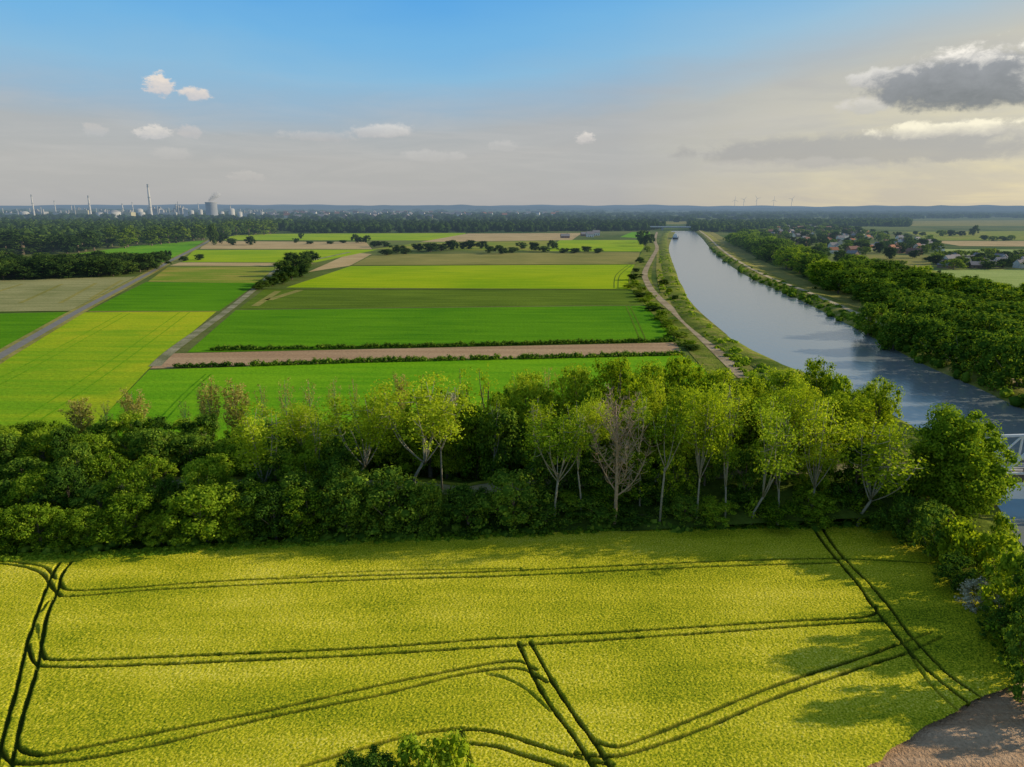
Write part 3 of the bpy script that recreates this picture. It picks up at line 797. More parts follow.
# --- dead tree
def dead_tree(loc, H):
    random.seed(77)
    t = empty('dead_tree', loc); tag(t, 'bare dead tree with pale orange-brown branches in the middle of the belt', 'tree')
    tb = MB(); tb.tube([(0, 0, -.3), (0.1, 0, H * .35), (-.2, 0, H * .7), (-.6, 0, H * .97)], [.34, .27, .16, .03], 8)
    tb.build('trunk', M['bark_dead'], t, True)
    for i in range(15):
        z = H * (.26 + .62 * i / 15); a = i * 2.4; L = H * (.40 * (1 - .55 * i / 15))
        mb = MB(); s = Vector((0, 0, z)); e = s + Vector((math.cos(a) * L * .55, math.sin(a) * L * .55, L * .95))
        lp = limb(mb, s, e, .13 * (1 - .5 * i / 15), .03, .10, 5, 7)
        for q in lp[1:]:
            for _ in range(4):
                v = Vector((random.uniform(-1, 1), random.uniform(-1, 1), random.uniform(.2, 1.2))) * L * .20
                l2 = limb(mb, q, q + v, .045, .018, .12, 4, 3)
                for _ in range(3):
                    w = Vector((random.uniform(-1, 1), random.uniform(-1, 1), random.uniform(0, 1))) * L * .10
                    limb(mb, l2[2], l2[2] + w, .022, .012, .1, 3, 1)
        mb.build('branch', M['bark_dead'], t)
pd = PY(620, 396, 102.5)
dead_tree((pd.x, 102.5, 0), pd.z)
random.seed(202)

# --- fill of the belt
taken = []
def fill_belt(x0, x1, rows, kinds, top0, label, group):
    for Y in rows:
        dep = Y * math.cos(PITCH) + CAM_H * math.sin(PITCH)
        xa = (x0 - 512) * dep / F; xb = (x1 - 512) * dep / F
        x = xa + random.uniform(0, 4)
        while x < xb:
            y = Y + random.uniform(-2.4, 2.4)
            z = gz(x, y); ry, _ = road_y(x)
            h = top0(x, Y) * random.uniform(.82, 1.2)
            gap = (-14 < x < -1 and y < ry + 2.0 and y > 101)
            if abs(y - ry) > 3.6 and not gap:
                put(random.choice(kinds), (x, y, z), h - z * .6, random.uniform(6, 9.0), label, group)
            x += random.uniform(4.6, 6.6)
fill_belt(-60, 430, (104, 110.5, 121, 127, 133), ['maple', 'dark', 'dark', 'maple'], lambda x, Y: 8.6 if Y < 125 else 8.2,
          'dense leafy tree inside the left half of the belt', 'trees filling the left half of the belt')
fill_belt(590, 880, (121, 127, 133), ['ash', 'ash', 'maple'], lambda x, Y: 16.0,
          'bright tall tree of the crowded right part of the belt behind the pale-limbed poplars', 'tall bright trees filling the right part of the belt')
fill_belt(430, 600, (120, 127), ['dark', 'ash', 'maple'], lambda x, Y: 13.0,
          'leafy tree behind the track in the middle of the belt', 'trees behind the track in the middle of the belt')
fill_belt(430, 872, (108.5, 134), ['dark', 'dark', 'maple'], lambda x, Y: 10.5 if Y < 122 else 13.5,
          'dense dark tree inside the right half of the belt', 'trees filling the right half of the belt')
fill_belt(560, 890, (105.5,), ['dark', 'maple'], lambda x, Y: 5.0,
          'low dark understorey tree along the shaded field edge', 'low trees along the shaded field edge')
# --- shrubs by the canal, right side
for px, base, top, w, k, lb in [
    (914, 545, 497, 50, 'dark', 'dark tree left of the huge chestnut'), (938, 560, 505, 50, 'dark', 'dark low tree under the left side of the chestnut'),
    (962, 572, 520, 46, 'bushb', 'bright bush right below the huge chestnut'), (998, 580, 534, 42, 'bushb', 'bright rounded bush by the canal water at the right edge'),
    (1008, 548, 516, 24, 'bush', 'small bush on the bank between chestnut and water'), (960, 592, 556, 44, 'dark', 'dark bush below the bright one at the field corner'),
    (1030, 606, 546, 50, 'bush', 'bush at the right edge below the rounded one'), (985, 612, 585, 40, 'blossom', 'pale blossoming bush at the field edge'),
    (1008, 622, 582, 40, 'bushb', 'yellow green bush right of the pale blossoming one'), (1036, 650, 596, 50, 'dark', 'dark bush at the right edge of the photo'),
    (1006, 642, 612, 40, 'dark', 'dark bush under the yellow green one'), (1022, 668, 634, 44, 'bush', 'low bush where the field reaches the right edge'),
    (1046, 690, 600, 60, 'dark', 'bush outside the brown field corner, raised to shade the field'), (1064, 640, 540, 66, 'dark', 'unseen bush beyond the right edge by the water, raised to shade the field'), (1080, 720, 655, 60, 'dark', 'unseen dark bush beyond the brown field corner, raised to shade the field'),  # bushes past the frame edge, raised to lengthen shadows on the field
    (978, 560, 530, 36, 'dark', 'dark bush tucked behind the bright one')]:
    tree_px(k, px, top, Yb(px, base), w, lb, 'bushes along the canal side of the field', 'bush' if k != 'dark' else 'tree', name='bush')
for px, base, top, w, k, lb in [(447, 790, 739, 52, 'bushb', 'bright green bush at the bottom edge of the photo'), (418, 792, 744, 46, 'bush', 'leafy bush left of the bright one at the bottom edge'),
                                (385, 792, 752, 52, 'dark', 'dark bush at the bottom edge of the photo'), (352, 794, 760, 44, 'dark', 'low dark bush, leftmost at the bottom edge')]:
    tree_px(k, px, top, Yb(px, base), w, lb, 'bushes at the bottom edge', 'bush', name='bush')

# --- ground of the belt and embankment
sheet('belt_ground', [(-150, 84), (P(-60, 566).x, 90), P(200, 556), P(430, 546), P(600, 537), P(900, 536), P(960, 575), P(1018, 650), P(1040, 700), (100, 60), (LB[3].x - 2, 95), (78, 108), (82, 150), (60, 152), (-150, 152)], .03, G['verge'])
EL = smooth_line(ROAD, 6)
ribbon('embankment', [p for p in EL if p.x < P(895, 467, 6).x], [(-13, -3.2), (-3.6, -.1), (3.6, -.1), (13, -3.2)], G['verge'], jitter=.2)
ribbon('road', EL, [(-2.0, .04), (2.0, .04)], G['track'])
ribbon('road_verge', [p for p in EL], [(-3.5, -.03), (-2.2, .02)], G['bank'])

# ------------------------------------------------------------------ near crop field with real tramlines
TR = []
def tl(s, *pp): TR.append((s, pp))
tl(1, (-6, 775), (0, 749), (6, 725), (18, 682), (27, 643), (39, 608), (51, 577), (60, 563))
tl(1, (8, 775), (12, 760), (23, 714), (35, 675), (41, 647), (47, 616), (57, 592), (62, 575), (72, 562))
tl(1, (17, 738), (20, 749), (37, 755), (62, 752), (156, 733), (273, 710), (378, 686), (456, 670), (495, 663), (519, 662), (536, 670))
tl(1, (0, 749), (10, 761), (31, 764), (78, 760), (156, 745), (273, 717), (378, 696), (456, 676), (503, 669), (526, 671), (546, 682))
tl(.4, (487, 675), (503, 678), (526, 690), (550, 712))
tl(1.15, (518, 643), (534, 678), (550, 706), (573, 737), (591, 764), (600, 780))
tl(1.15, (530, 642), (550, 678), (573, 714), (593, 741), (609, 766), (616, 780))
tl(1, (41, 640), (43, 655), (55, 660), (117, 659), (200, 656), (300, 652), (400, 646), (495, 639), (624, 632), (780, 622), (866, 617), (876, 606))
tl(1, (28, 645), (35, 663), (59, 667), (156, 665), (300, 659), (400, 653), (495, 647), (624, 639), (780, 628), (886, 621))
tl(.9, (60, 578), (62, 587), (72, 591), (117, 589), (195, 583), (273, 579), (400, 575), (495, 572), (624, 566), (741, 561), (827, 559), (936, 564))
tl(.9, (50, 582), (58, 594), (72, 597), (156, 590), (300, 583), (400, 579), (495, 577), (624, 571), (741, 566), (838, 563))
tl(.8, (-10, 563), (23, 567), (43, 575), (51, 587), (62, 597))
tl(.8, (-10, 561), (20, 563), (45, 568), (56, 580))
tl(.5, (41, 612), (50, 600), (60, 597), (72, 596))
tl(.35, (44, 660), (39, 640), (36, 625))
tl(.45, (280, 578), (340, 573), (400, 571), (460, 570), (520, 569))
tl(1.2, (813, 528), (827, 548), (843, 567), (858, 585), (874, 608), (893, 631), (913, 655), (936, 678), (968, 702))
tl(1.2, (822, 528), (835, 548), (850, 565), (870, 585), (890, 608), (905, 629), (925, 651), (948, 674), (979, 696))
tl(.5, (905, 640), (913, 659), (932, 686), (960, 712))
tl(1, (593, 741), (612, 747), (632, 743), (702, 715), (780, 684), (858, 659), (897, 645))
tl(.5, (897, 645), (932, 632))
tl(1, (575, 754), (609, 757), (636, 752), (702, 729), (780, 696), (858, 669), (905, 654))
tl(.5, (905, 654), (942, 637))
tl(.9, (300, 768), (339, 756), (378, 745), (417, 735), (456, 730), (495, 733), (534, 745), (573, 757), (612, 766))
tl(.9, (455, 743), (495, 747), (519, 755), (550, 764), (580, 775))
tl(.7, (460, 729), (468, 757), (474, 778))

CROP = .65
def value_noise(nx, ny, cell, dx, r_):
    gx = int(nx * dx / cell) + 3; gy = int(ny * dx / cell) + 3
    g = r_.random((gy, gx))
    X = np.arange(nx) * dx / cell; Yy = np.arange(ny) * dx / cell
    xi = X.astype(int); yi = Yy.astype(int); fx = X - xi; fy = Yy - yi
    fx = fx * fx * (3 - 2 * fx); fy = fy * fy * (3 - 2 * fy)
    a = g[np.ix_(yi, xi)] * (1 - fx) + g[np.ix_(yi, xi + 1)] * fx
    b = g[np.ix_(yi + 1, xi)] * (1 - fx) + g[np.ix_(yi + 1, xi + 1)] * fx
    return a * (1 - fy)[:, None] + b * fy[:, None]
def in_poly(X, Y, poly):
    ins = np.zeros(X.shape, bool); n = len(poly)
    for i in range(n):
        x1, y1 = poly[i][0], poly[i][1]; x2, y2 = poly[(i + 1) % n][0], poly[(i + 1) % n][1]
        if y1 == y2: continue
        c = ((y1 > Y) != (y2 > Y)) & (X < (x2 - x1) * (Y - y1) / (y2 - y1) + x1)
        ins ^= c
    return ins
def crop_mat():
    nt = NT('barley_crop'); p = pos(nt)
    at = nt.n('ShaderNodeAttribute'); at.attribute_name = 'tint'
    n1 = nt.noise(p, 4.5, 4, .75); n2 = nt.noise(rot_scale(nt, p, R(-2), (.18, 1, 1)), .14, 4, .6); n3 = nt.noise(p, .045, 3, .5)
    f = nt.math('ADD', nt.math('MULTIPLY', n1, .62), nt.math('ADD', nt.math('MULTIPLY', n2, .22), nt.math('MULTIPLY', n3, .16)))
    col = nt.ramp(f, [(.37, (.05, .085, .006)), (.45, (.22, .28, .010)), (.54, (.62, .55, .022)), (.66, (.92, .82, .22))])
    col = nt.mix(at.outputs['Fac'], (.03, .055, .008), col)  # darker tramlines, with rut shade painted into the crop colour
    b = nt.n('ShaderNodeBsdfPrincipled'); nt.l(col, b.inputs['Base Color'])
    b.inputs['Roughness'].default_value = .9; b.inputs['Specular IOR Level'].default_value = .03
    bp = nt.n('ShaderNodeBump'); bp.inputs['Strength'].default_value = .3; bp.inputs['Distance'].default_value = .06
    nt.l(n1, bp.inputs['Height']); nt.l(bp.outputs[0], b.inputs['Normal'])
    return nt.finish(b.outputs[0])
def crop_field():
    dx = .115; x0, x1, y0, y1 = -92.0, 82.0, 36.0, 106.0
    nx = int((x1 - x0) / dx); ny = int((y1 - y0) / dx)
    r_ = np.random.default_rng(3)
    H = CROP + (r_.random((ny, nx)) - .5) * .10 + (value_noise(nx, ny, .30, dx, r_) - .5) * .02 + (value_noise(nx, ny, 3.0, dx, r_) - .5) * .03
    H += (value_noise(nx, ny, 11.0, dx, r_) - .5) * .12
    T = np.ones((ny, nx)); TC = np.ones((ny, nx))
    W = value_noise(nx, ny, 1.2, dx, r_)
    for s, pp in TR:
        L = smooth_line([P(a, b, CROP * .8) for a, b in pp], 8)
        hw = .10 * (.7 + .3 * s)
        for a, b in zip(L, L[1:]):
            m = 1.2
            i0 = max(0, int((min(a.x, b.x) - m - x0) / dx)); i1 = min(nx, int((max(a.x, b.x) + m - x0) / dx) + 2)
            j0 = max(0, int((min(a.y, b.y) - m - y0) / dx)); j1 = min(ny, int((max(a.y, b.y) + m - y0) / dx) + 2)
            if i1 <= i0 or j1 <= j0: continue
            X, Yy = np.meshgrid(x0 + np.arange(i0, i1) * dx, y0 + np.arange(j0, j1) * dx)
            ex, ey = b.x - a.x, b.y - a.y; l2 = ex * ex + ey * ey + 1e-9
            t = np.clip(((X - a.x) * ex + (Yy - a.y) * ey) / l2, 0, 1)
            d = np.hypot(X - a.x - t * ex, Yy - a.y - t * ey)
            d = d + (W[j0:j1, i0:i1] - .5) * .14
            k = np.clip((d - hw) / .15, 0, 1)
            k = 1 - (1 - k) * min(1, s)
            T[j0:j1, i0:i1] = np.minimum(T[j0:j1, i0:i1], k)
            k2 = 1 - (1 - np.clip((d - hw - .06) / .14, 0, 1)) * min(1, s)  # wider band that carries the painted shade onto the rut walls
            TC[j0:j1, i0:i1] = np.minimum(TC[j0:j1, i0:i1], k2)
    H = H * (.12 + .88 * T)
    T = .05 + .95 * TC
    X, Yy = np.meshgrid(x0 + np.arange(nx) * dx, y0 + np.arange(ny) * dx)
    pol = [P(-200, 563), P(60, 561), P(200, 551), P(430, 541), P(640, 531), P(860, 529), P(915, 535), P(940, 560), P(975, 600), P(1004, 650), P(1016, 688), P(960, 713), P(868, 768), P(820, 810), (20, 37), (-92, 37), (-92, 93)]
    jx = X + (value_noise(nx, ny, 2.0, dx, r_) - .5) * .8; jy = Yy + (value_noise(nx, ny, 2.0, dx, r_) - .5) * .8
    I = in_poly(jx, jy, pol)
    V = np.stack([X, Yy, H], -1).reshape(-1, 3)
    idx = np.arange(nx * ny).reshape(ny, nx)
    keep = (I[:-1, :-1] & I[1:, 1:])
    q = np.stack([idx[:-1, :-1], idx[:-1, 1:], idx[1:, 1:], idx[1:, :-1]], -1)[keep]
    used = np.zeros(nx * ny, bool); used[q.ravel()] = True
    remap = np.cumsum(used) - 1
    me = np_mesh('crop_field', V[used], remap[q], crop_mat(), T.ravel()[used], False)
    o = mesh_obj('crop_field', me); o['kind'] = 'structure'
crop_field()
sheet('field_soil', [(-95, 34), (70, 34), (84, 70), (80, 100), (-95, 100)], .02, G['verge'])
nb = P(1016, 690, .1)
sheet('brown_field', [P(1012, 684), P(954, 709), P(862, 764), P(794, 826), (20, 25), (95, 25), (95, 60), P(1060, 682)], .07,
      field_mat('ploughed_soil', (.44, .27, .15), (.62, .42, .26), R(-38), .9, .03, 2.2, None, 1.2, 40))

# ------------------------------------------------------------------ bridge
def bridge():
    a = Vector(P(985, 467, 6.3)); d = Vector((1, -.04, 0)).normalized(); s = Vector((-d.y, d.x, 0))
    # viaduct approach wall
    t = empty('brick_abutment', a); tag(t, 'brown brick bridge approach wall carrying the road left of the chestnut', 'wall')
    def loc(v): return v - a
    mb = MB(); p0 = P(858, 468, 6.0)
    L = (a - p0)
    for k in range(2):
        sd_ = -3.3 if k == 0 else 3.3
        mb.beam(loc(p0) + Vector((0, sd_, -3.35)), Vector((.4, sd_, -3.35)), .6, 6.0)
    mb.beam(Vector((.4, -3.0, -3.35)), Vector((.4, 3.0, -3.35)), .7, 5.9)
    mb.build('wall', M['brick'], t)
    cp = MB()
    for sd_ in (-3.3, 3.3): cp.beam(loc(p0) + Vector((0, sd_, -.15)), Vector((.8, sd_, -.15)), .85, .32)
    cp.build('coping', M['concrete'], t)
    r = empty('railing', a); tag(r, 'dark metal railing along the edges of the bridge road', 'railing')
    rb = MB()
    for sd_ in (-3.3, 3.3):
        for z in (.55, 1.05): rb.beam(loc(p0) + Vector((0, sd_, z)), Vector((6, sd_, z)), .07, .07)
    rb.build('handrail', M['rail'], r)
    n = 16
    for sd_ in (-3.3, 3.3):
        for i in range(n + 1):
            q = loc(p0).lerp(Vector((6, 0, 0)), i / n) + Vector((0, sd_, 0))
            pb = MB(); pb.box((q.x, q.y, .55), (.09, .09, 1.1)); pb.build('post', M['rail'], r)
    # steel truss over the canal
    b0 = PY(989, 467, a.y - .3); b0.z = 6.3
    t = empty('truss_bridge', b0, -.04); tag(t, 'white steel truss bridge over the canal at the right edge', 'bridge')
    S = 66.0; n = 18; step = S / n; Hh = 5.4
    dk = MB(); dk.box((S / 2, 0, -.25), (S, 7.0, .4)); dk.build('deck', M['concrete'], t)
    for sd_ in (-3.6, 3.6):
        gb = MB(); gb.beam((0, sd_, -.5), (S, sd_, -.5), .3, 1.3); gb.build('girder', simple_mat('girder_brown', (.16, .12, .10), .8, .3, .5), t)
    for sd_ in (-3.7, 3.7):
        ch = MB()
        ch.beam((-.3, sd_, .45), (S + .3, sd_, .45), .28, .3)
        tops = []
        for i in range(n + 1):
            u = i / n; tops.append(Vector((i * step, sd_, Hh * (.82 + .18 * (1 - (2 * u - 1) ** 2)) if 0 < i < n else .3)))
        for p, q in zip(tops, tops[1:]): ch.beam(p, q, .38, .4)
        ch.build('chord', M['white_steel'], t)
        for i in range(1, n):
            v = MB(); v.beam((i * step, sd_, .6), tops[i] - Vector((0, 0, .15)), .26, .26); v.build('strut', M['white_steel'], t)
        for i in range(1, n - 1):
            v = MB()
            if i % 2: v.beam((i * step + .1, sd_, .6), tops[i + 1] - Vector((.1, 0, .15)), .24, .24)
            else: v.beam(tops[i] + Vector((.1, 0, -.15)), ((i + 1) * step - .1, sd_, .6), .24, .24)
            v.build('diagonal', M['white_steel'], t)
        v = MB()
        for z in (.75, 1.15): v.beam((0, sd_ * .9, z), (S, sd_ * .9, z), .06, .06)
        v.build('handrail', M['rail'], t)
    for i in range(2, n - 1, 2):
        u = i / n; z = Hh * (.82 + .18 * (1 - (2 * u - 1) ** 2))
        v = MB(); v.beam((i * step, -3.45, z), (i * step, 3.45, z), .24, .24); v.build('cross_brace', M['white_steel'], t)
    pb = MB(); pb.box((S - 1, 0, -3.7), (2.4, 8, 6.0)); pb.build('pier', M['concrete'], t)
bridge()

# ------------------------------------------------------------------ hedges along the brown strip
def hedge(pp, h, w, label):
    L = smooth_line([P(a, b) for a, b in pp], 2)
    tot = sum((q - p).length for p, q in zip(L, L[1:])); cl = []
    org = L[0]
    for p, q in zip(L, L[1:]):
        n = max(1, int((q - p).length / (w * .42)))
        for k in range(n):
            c = p.lerp(q, (k + random.random() * .6) / n) - org
            if random.random() < .04: continue
            hh = h * random.uniform(.6, 1.3)
            cl.append(((c.x, c.y + random.uniform(-.3, .3), hh * .45), (w * .55, w * .5, hh * .55)))
    o = mesh_obj('hedge', crown_mesh('hedge', cl, .55, M['leaf_dark'], .9, .7)); o.location = org
    tag(o, label, 'hedge')
random.seed(303)
hedge([(212, 350.5), (300, 349), (400, 347.5), (540, 344.5), (676, 341.5)], 1.7, 2.4, 'long dark hedge along the far side of the brown strip')
hedge([(176, 367.5), (245, 366)], 1.6, 2.4, 'short left piece of dark hedge along the near side of the brown strip')
hedge([(252, 366), (400, 361.5), (540, 358.5), (684, 355)], 1.8, 2.4, 'long right piece of dark hedge along the near side of the brown strip')

# ------------------------------------------------------------------ scattered trees, by px of the base
def base_tree(kind, px, base, hpx, wpx, label, group=None, cat='tree', name=None):
    g = P(px, base); dep = g.y * math.cos(PITCH) + CAM_H * math.sin(PITCH)
    return put(kind, (g.x, g.y, -.1), hpx * dep / F, wpx * dep / F, label, group, cat, name)
def fill_px(poly, spacing, kinds, h, label, group, cat='tree', name=None, wk=1.0, maxn=999, zf=None):
    W = [P(a, b) for a, b in poly]
    xs = [p.x for p in W]; ys = [p.y for p in W]; n = 0; pts = []
    for _ in range(20000):
        x = random.uniform(min(xs), max(xs)); y = random.uniform(min(ys), max(ys))
        if not in_poly(np.array([x]), np.array([y]), W)[0]: continue
        if any((x - a) ** 2 + (y - b) ** 2 < spacing ** 2 for a, b in pts[-4000:]): continue
        pts.append((x, y))
        if len(pts) >= maxn: break
    for x, y in pts:
        hh = h * random.uniform(.8, 1.2)
        put(random.choice(kinds), (x, y, -.1), hh, spacing * 1.45 * wk * random.uniform(.85, 1.15), label, group, cat, name)
    return pts
# clump of round trees beside the dirt track
random.seed(404)
for i, (px, b, h, w) in enumerate([(262, 289, 9, 14), (272, 286, 10, 15), (283, 284, 13, 18), (284, 276, 16, 18), (292, 280, 14, 18), (295, 271, 17, 20), (302, 277, 13, 16), (311, 264, 13, 15), (290, 266, 14, 14), (304, 266, 14, 14), (257, 290, 6, 10), (305, 272, 14, 15)]):
    base_tree('far', px, b, h, w, 'dark round tree of the clump at the end of the dirt track between fields', 'clump of trees at the end of the dirt track')
# hedgerow of trees across the middle fields
for px, b, h, w in [(387, 255, 6, 14), (397, 253, 8, 16), (406, 254, 6, 12), (419, 251, 8, 14), (431, 252, 9, 16), (441, 251, 7, 14), (452, 250, 10, 15), (462, 249, 7, 10), (470, 249, 9, 12), (481, 249, 8, 12),
                    (490, 253, 7, 10), (501, 254, 9, 13), (512, 253, 6, 12), (522, 249, 7, 10), (534, 251, 9, 12), (544, 252, 6, 12), (553, 249, 9, 10), (563, 253, 5, 12), (575, 253, 5, 12), (586, 252, 6, 12), (598, 253, 5, 10),
                    (357, 243, 9, 10), (366, 243, 8, 8), (375, 247, 6, 12), (385, 247, 6, 10), (330, 244, 3, 8), (343, 243, 3, 8), (310, 244, 3, 8), (301, 239, 6, 5), (296, 243, 5, 6)]:
    base_tree('far', px, b, h, w, 'dark hedgerow tree or shrub between the far middle fields', 'hedgerow across the far middle fields')
for px, b, h, w, lb in [(167, 262, 12, 9, 'single dark round tree beside the grey field road'), (184, 261, 5, 9, 'low dark shrub right of the tree by the grey road'), (200, 260, 6, 10, 'wider dark shrub right of the grey road'),
                    (159, 262, 5, 5, 'small shrub left of the tree by the grey road'), (214, 245, 21, 10, 'tall dark conifer-like tree before the poplar wood'), (222, 244, 12, 10, 'round dark tree right of the tall conifer-like one'),
                    (232, 245, 7, 10, 'low round tree in the pale strip before the poplar wood'), (251, 245, 9, 10, 'lone round dark tree right of the poplar wood corner')]:
    base_tree('far', px, b, h, w, lb, None, 'tree')
# shrubs by the towpath, both sides
fill_px([(629, 284), (638, 283), (644, 292), (656, 308), (676, 330), (700, 352), (690, 354), (668, 332), (646, 308), (634, 296)], 9, ['far', 'farb', 'bush', 'bush'], 2.4, 'dark shrub along the sandy towpath left of the canal', 'shrubs along the left towpath', 'shrub', 'shrub', .55, 26)
for px, b, h, w in [(640, 263, 6, 9), (636, 272, 4, 8), (634, 280, 7, 13), (648, 252, 6, 7), (645, 246, 12, 12), (641, 243, 13, 11), (650, 243, 9, 8), (663, 285, 6, 9), (668, 293, 5, 8), (675, 300, 5, 8)]:
    base_tree('far' if random.random() < .7 else 'farb', px, b, h, w, 'dark shrub along the sandy towpath left of the canal', 'shrubs along the left towpath', 'shrub', 'shrub')

# right bank: willows by the water
for px, b, h, w, lb in [(868, 336, 34, 34, 'dark round tree at the upper end of the right bank row'), (893, 350, 38, 40, 'pale-edged willow, second of the right bank row'), (915, 352, 38, 40, 'dark willow, third of the right bank row'),
                        (938, 364, 44, 44, 'broad dark willow, fourth of the right bank row'), (962, 374, 46, 44, 'dark willow before the bend of the right bank row'), (988, 384, 54, 50, 'large dark willow near the right edge of the canal'),
                        (1015, 394, 60, 54, 'largest dark willow at the right edge of the photo'), (1050, 408, 84, 60, 'dark willow beyond the right edge, raised to darken the water'), (1090, 424, 92, 66, 'unseen dark willow far beyond the right edge, raised to darken the water'), (1132, 438, 96, 70, 'unseen dark willow added by the far end of the truss bridge'),  # last three: off-frame willows, added tall so their reflections darken the water
                        (905, 332, 36, 38, 'dark willow standing behind the bank row'), (930, 338, 36, 40, 'dark willow in the second line of the bank row'), (955, 346, 38, 44, 'dark crown in the second line near the right'),
                        (985, 352, 40, 44, 'dark crown in the second line before the right edge'), (1015, 362, 42, 48, 'dark crown in the second line at the right edge'), (1050, 374, 46, 50, 'second line crown beyond the right edge')]:
    base_tree('willow' if random.random() < .8 else 'willowb', px, b, h, w, lb, 'willow row on the right canal bank')
fill_px([(730, 244), (758, 256), (800, 275), (828, 290), (815, 272), (785, 254), (750, 238)], 13, ['willowb', 'willowb', 'willowl'], 15, 'bright leafy tree lining the upper right towpath', 'trees lining the upper right towpath')
fill_px([(812, 276), (835, 294), (872, 312), (905, 322), (1000, 344), (1100, 372), (1110, 345), (1000, 318), (920, 296), (850, 274)], 17, ['willow', 'willow', 'willow', 'willowb'], 14, 'leafy tree of the wood behind the right canal bank', 'wood behind the right canal bank', wk=.85)
fill_px([(850, 272), (920, 294), (1000, 316), (1110, 343), (1110, 330), (1000, 307), (930, 290), (880, 276)], 11, ['willowl', 'willowb', 'willow'], 13, 'bright sunlit tree on the far edge of the right bank wood', 'sunlit far edge of the right bank wood', maxn=50)

# left woods
fill_px([(-60, 280), (60, 279), (118, 276), (150, 271), (156, 267), (120, 266), (60, 267), (-60, 268)], 13, ['far'], 12, 'dark round tree of the small wood left of the grey field road', 'small wood left of the grey field road', wk=1.1, maxn=70)
fill_px([(-50, 258), (30, 256), (88, 253), (88, 249), (-50, 251)], 16, ['farcold', 'farcold', 'far'], 20, 'tall dark poplar in the left wood behind the small wood', 'tall dark poplars of the left wood', maxn=30)
fill_px([(90, 252), (150, 246), (210, 240), (210, 237.5), (150, 241), (90, 246)], 15, ['farcol', 'farcold'], 21, 'tall slim poplar on the sunlit edge of the left wood', 'poplars on the sunlit edge of the left wood', maxn=36, wk=.9)
fill_px([(212, 238), (276, 234), (277, 231.5), (212, 234)], 17, ['farcol'], 20, 'bright poplar of the wood corner behind the lone dark trees', 'bright poplars at the wood corner', maxn=24, wk=.9)

# ------------------------------------------------------------------ houses of the village
def wall_mat(name, c):
    return simple_mat(name, c, .85, .12, .3)
WM = [wall_mat('render_white', (.70, .67, .60)), wall_mat('render_cream', (.58, .50, .38)), wall_mat('brick_red', (.30, .15, .10)), wall_mat('brick_brown', (.24, .16, .11))]
RM = [simple_mat('roof_orange', (.40, .16, .08), .85, .2, 1), simple_mat('roof_grey', (.24, .22, .22), .8, .2, 1), simple_mat('roof_brown', (.22, .11, .08), .85, .2, 1)]
GL = simple_mat('window_glass', (.05, .06, .08), .2, .1, 1, 0, .6)
def house_kit(L, W, h, rh, wm, rm):
    a = MB(); a.box((0, 0, h / 2), (L, W, h)); a.add([(-L / 2, -W / 2, h), (-L / 2, W / 2, h), (-L / 2, 0, h + rh - .15), (L / 2, -W / 2, h), (L / 2, W / 2, h), (L / 2, 0, h + rh - .15)], [(0, 2, 1), (3, 4, 5)])
    r = MB(); e = .5
    for s in (-1, 1):
        r.add([(-L / 2 - e, s * (W / 2 + e), h - .3), (L / 2 + e, s * (W / 2 + e), h - .3), (L / 2 + e, 0, h + rh), (-L / 2 - e, 0, h + rh)], [(0, 1, 2, 3)])
        r.add([(-L / 2 - e, s * (W / 2 + e), h - .12), (L / 2 + e, s * (W / 2 + e), h - .12), (L / 2 + e, 0, h + rh + .2), (-L / 2 - e, 0, h + rh + .2)], [(0, 1, 2, 3)])
    c = MB(); c.box((L * .25, .6, h + rh + .2), (.8, .8, 1.8))
    w = MB(); w.box((0, 0, 0), (1.3, .12, 1.4))
    dr = MB(); dr.box((0, 0, 0), (1.1, .12, 2.1))
    return dict(wall=a.mesh('wall', wm), roof=r.mesh('roof', rm), chimney=c.mesh('chimney', WM[2]), window=w.mesh('window', GL), door=dr.mesh('door', RM[2]), L=L, W=W, h=h)
KITS = [house_kit(11, 8, 4.8, 3.6, WM[0], RM[0]), house_kit(12, 9, 5.2, 4.0, WM[0], RM[1]), house_kit(10, 8, 5.0, 3.8, WM[2], RM[0]),
        house_kit(14, 9, 3.4, 3.4, WM[3], RM[1]), house_kit(10, 8, 5.0, 4.2, WM[1], RM[2]), house_kit(18, 9, 4.6, 3.6, WM[2], RM[2])]
KL = ['white house with an orange roof among the trees of the village', 'white house with a grey roof among the trees of the village', 'brick house with an orange roof among the trees of the village',
      'low brown house with a grey roof among the village trees', 'cream house with a brown roof among the village trees', 'long brick house with a brown roof in the village']
def house(i, x, y, rz, label=None, group=None, sc_=1.0):
    k = KITS[i]
    t = empty('house', (x, y, 0), rz, sc_, sc_, sc_)
    tag(t, label or KL[i], 'house', group or 'houses of the village beyond the canal')
    mesh_obj('wall', k['wall'], t); rf = mesh_obj('roof', k['roof'], t); mesh_obj('chimney', k['chimney'], rf)
    for (wx, wz) in ((-k['L'] * .3, 1.6), (k['L'] * .3, 1.6)):
        w = mesh_obj('window', k['window'], t); w.location = (wx, -k['W'] / 2 - .04, wz)
    w = mesh_obj('door', k['door'], t); w.location = (0, -k['W'] / 2 - .04, 1.05)
random.seed(505)
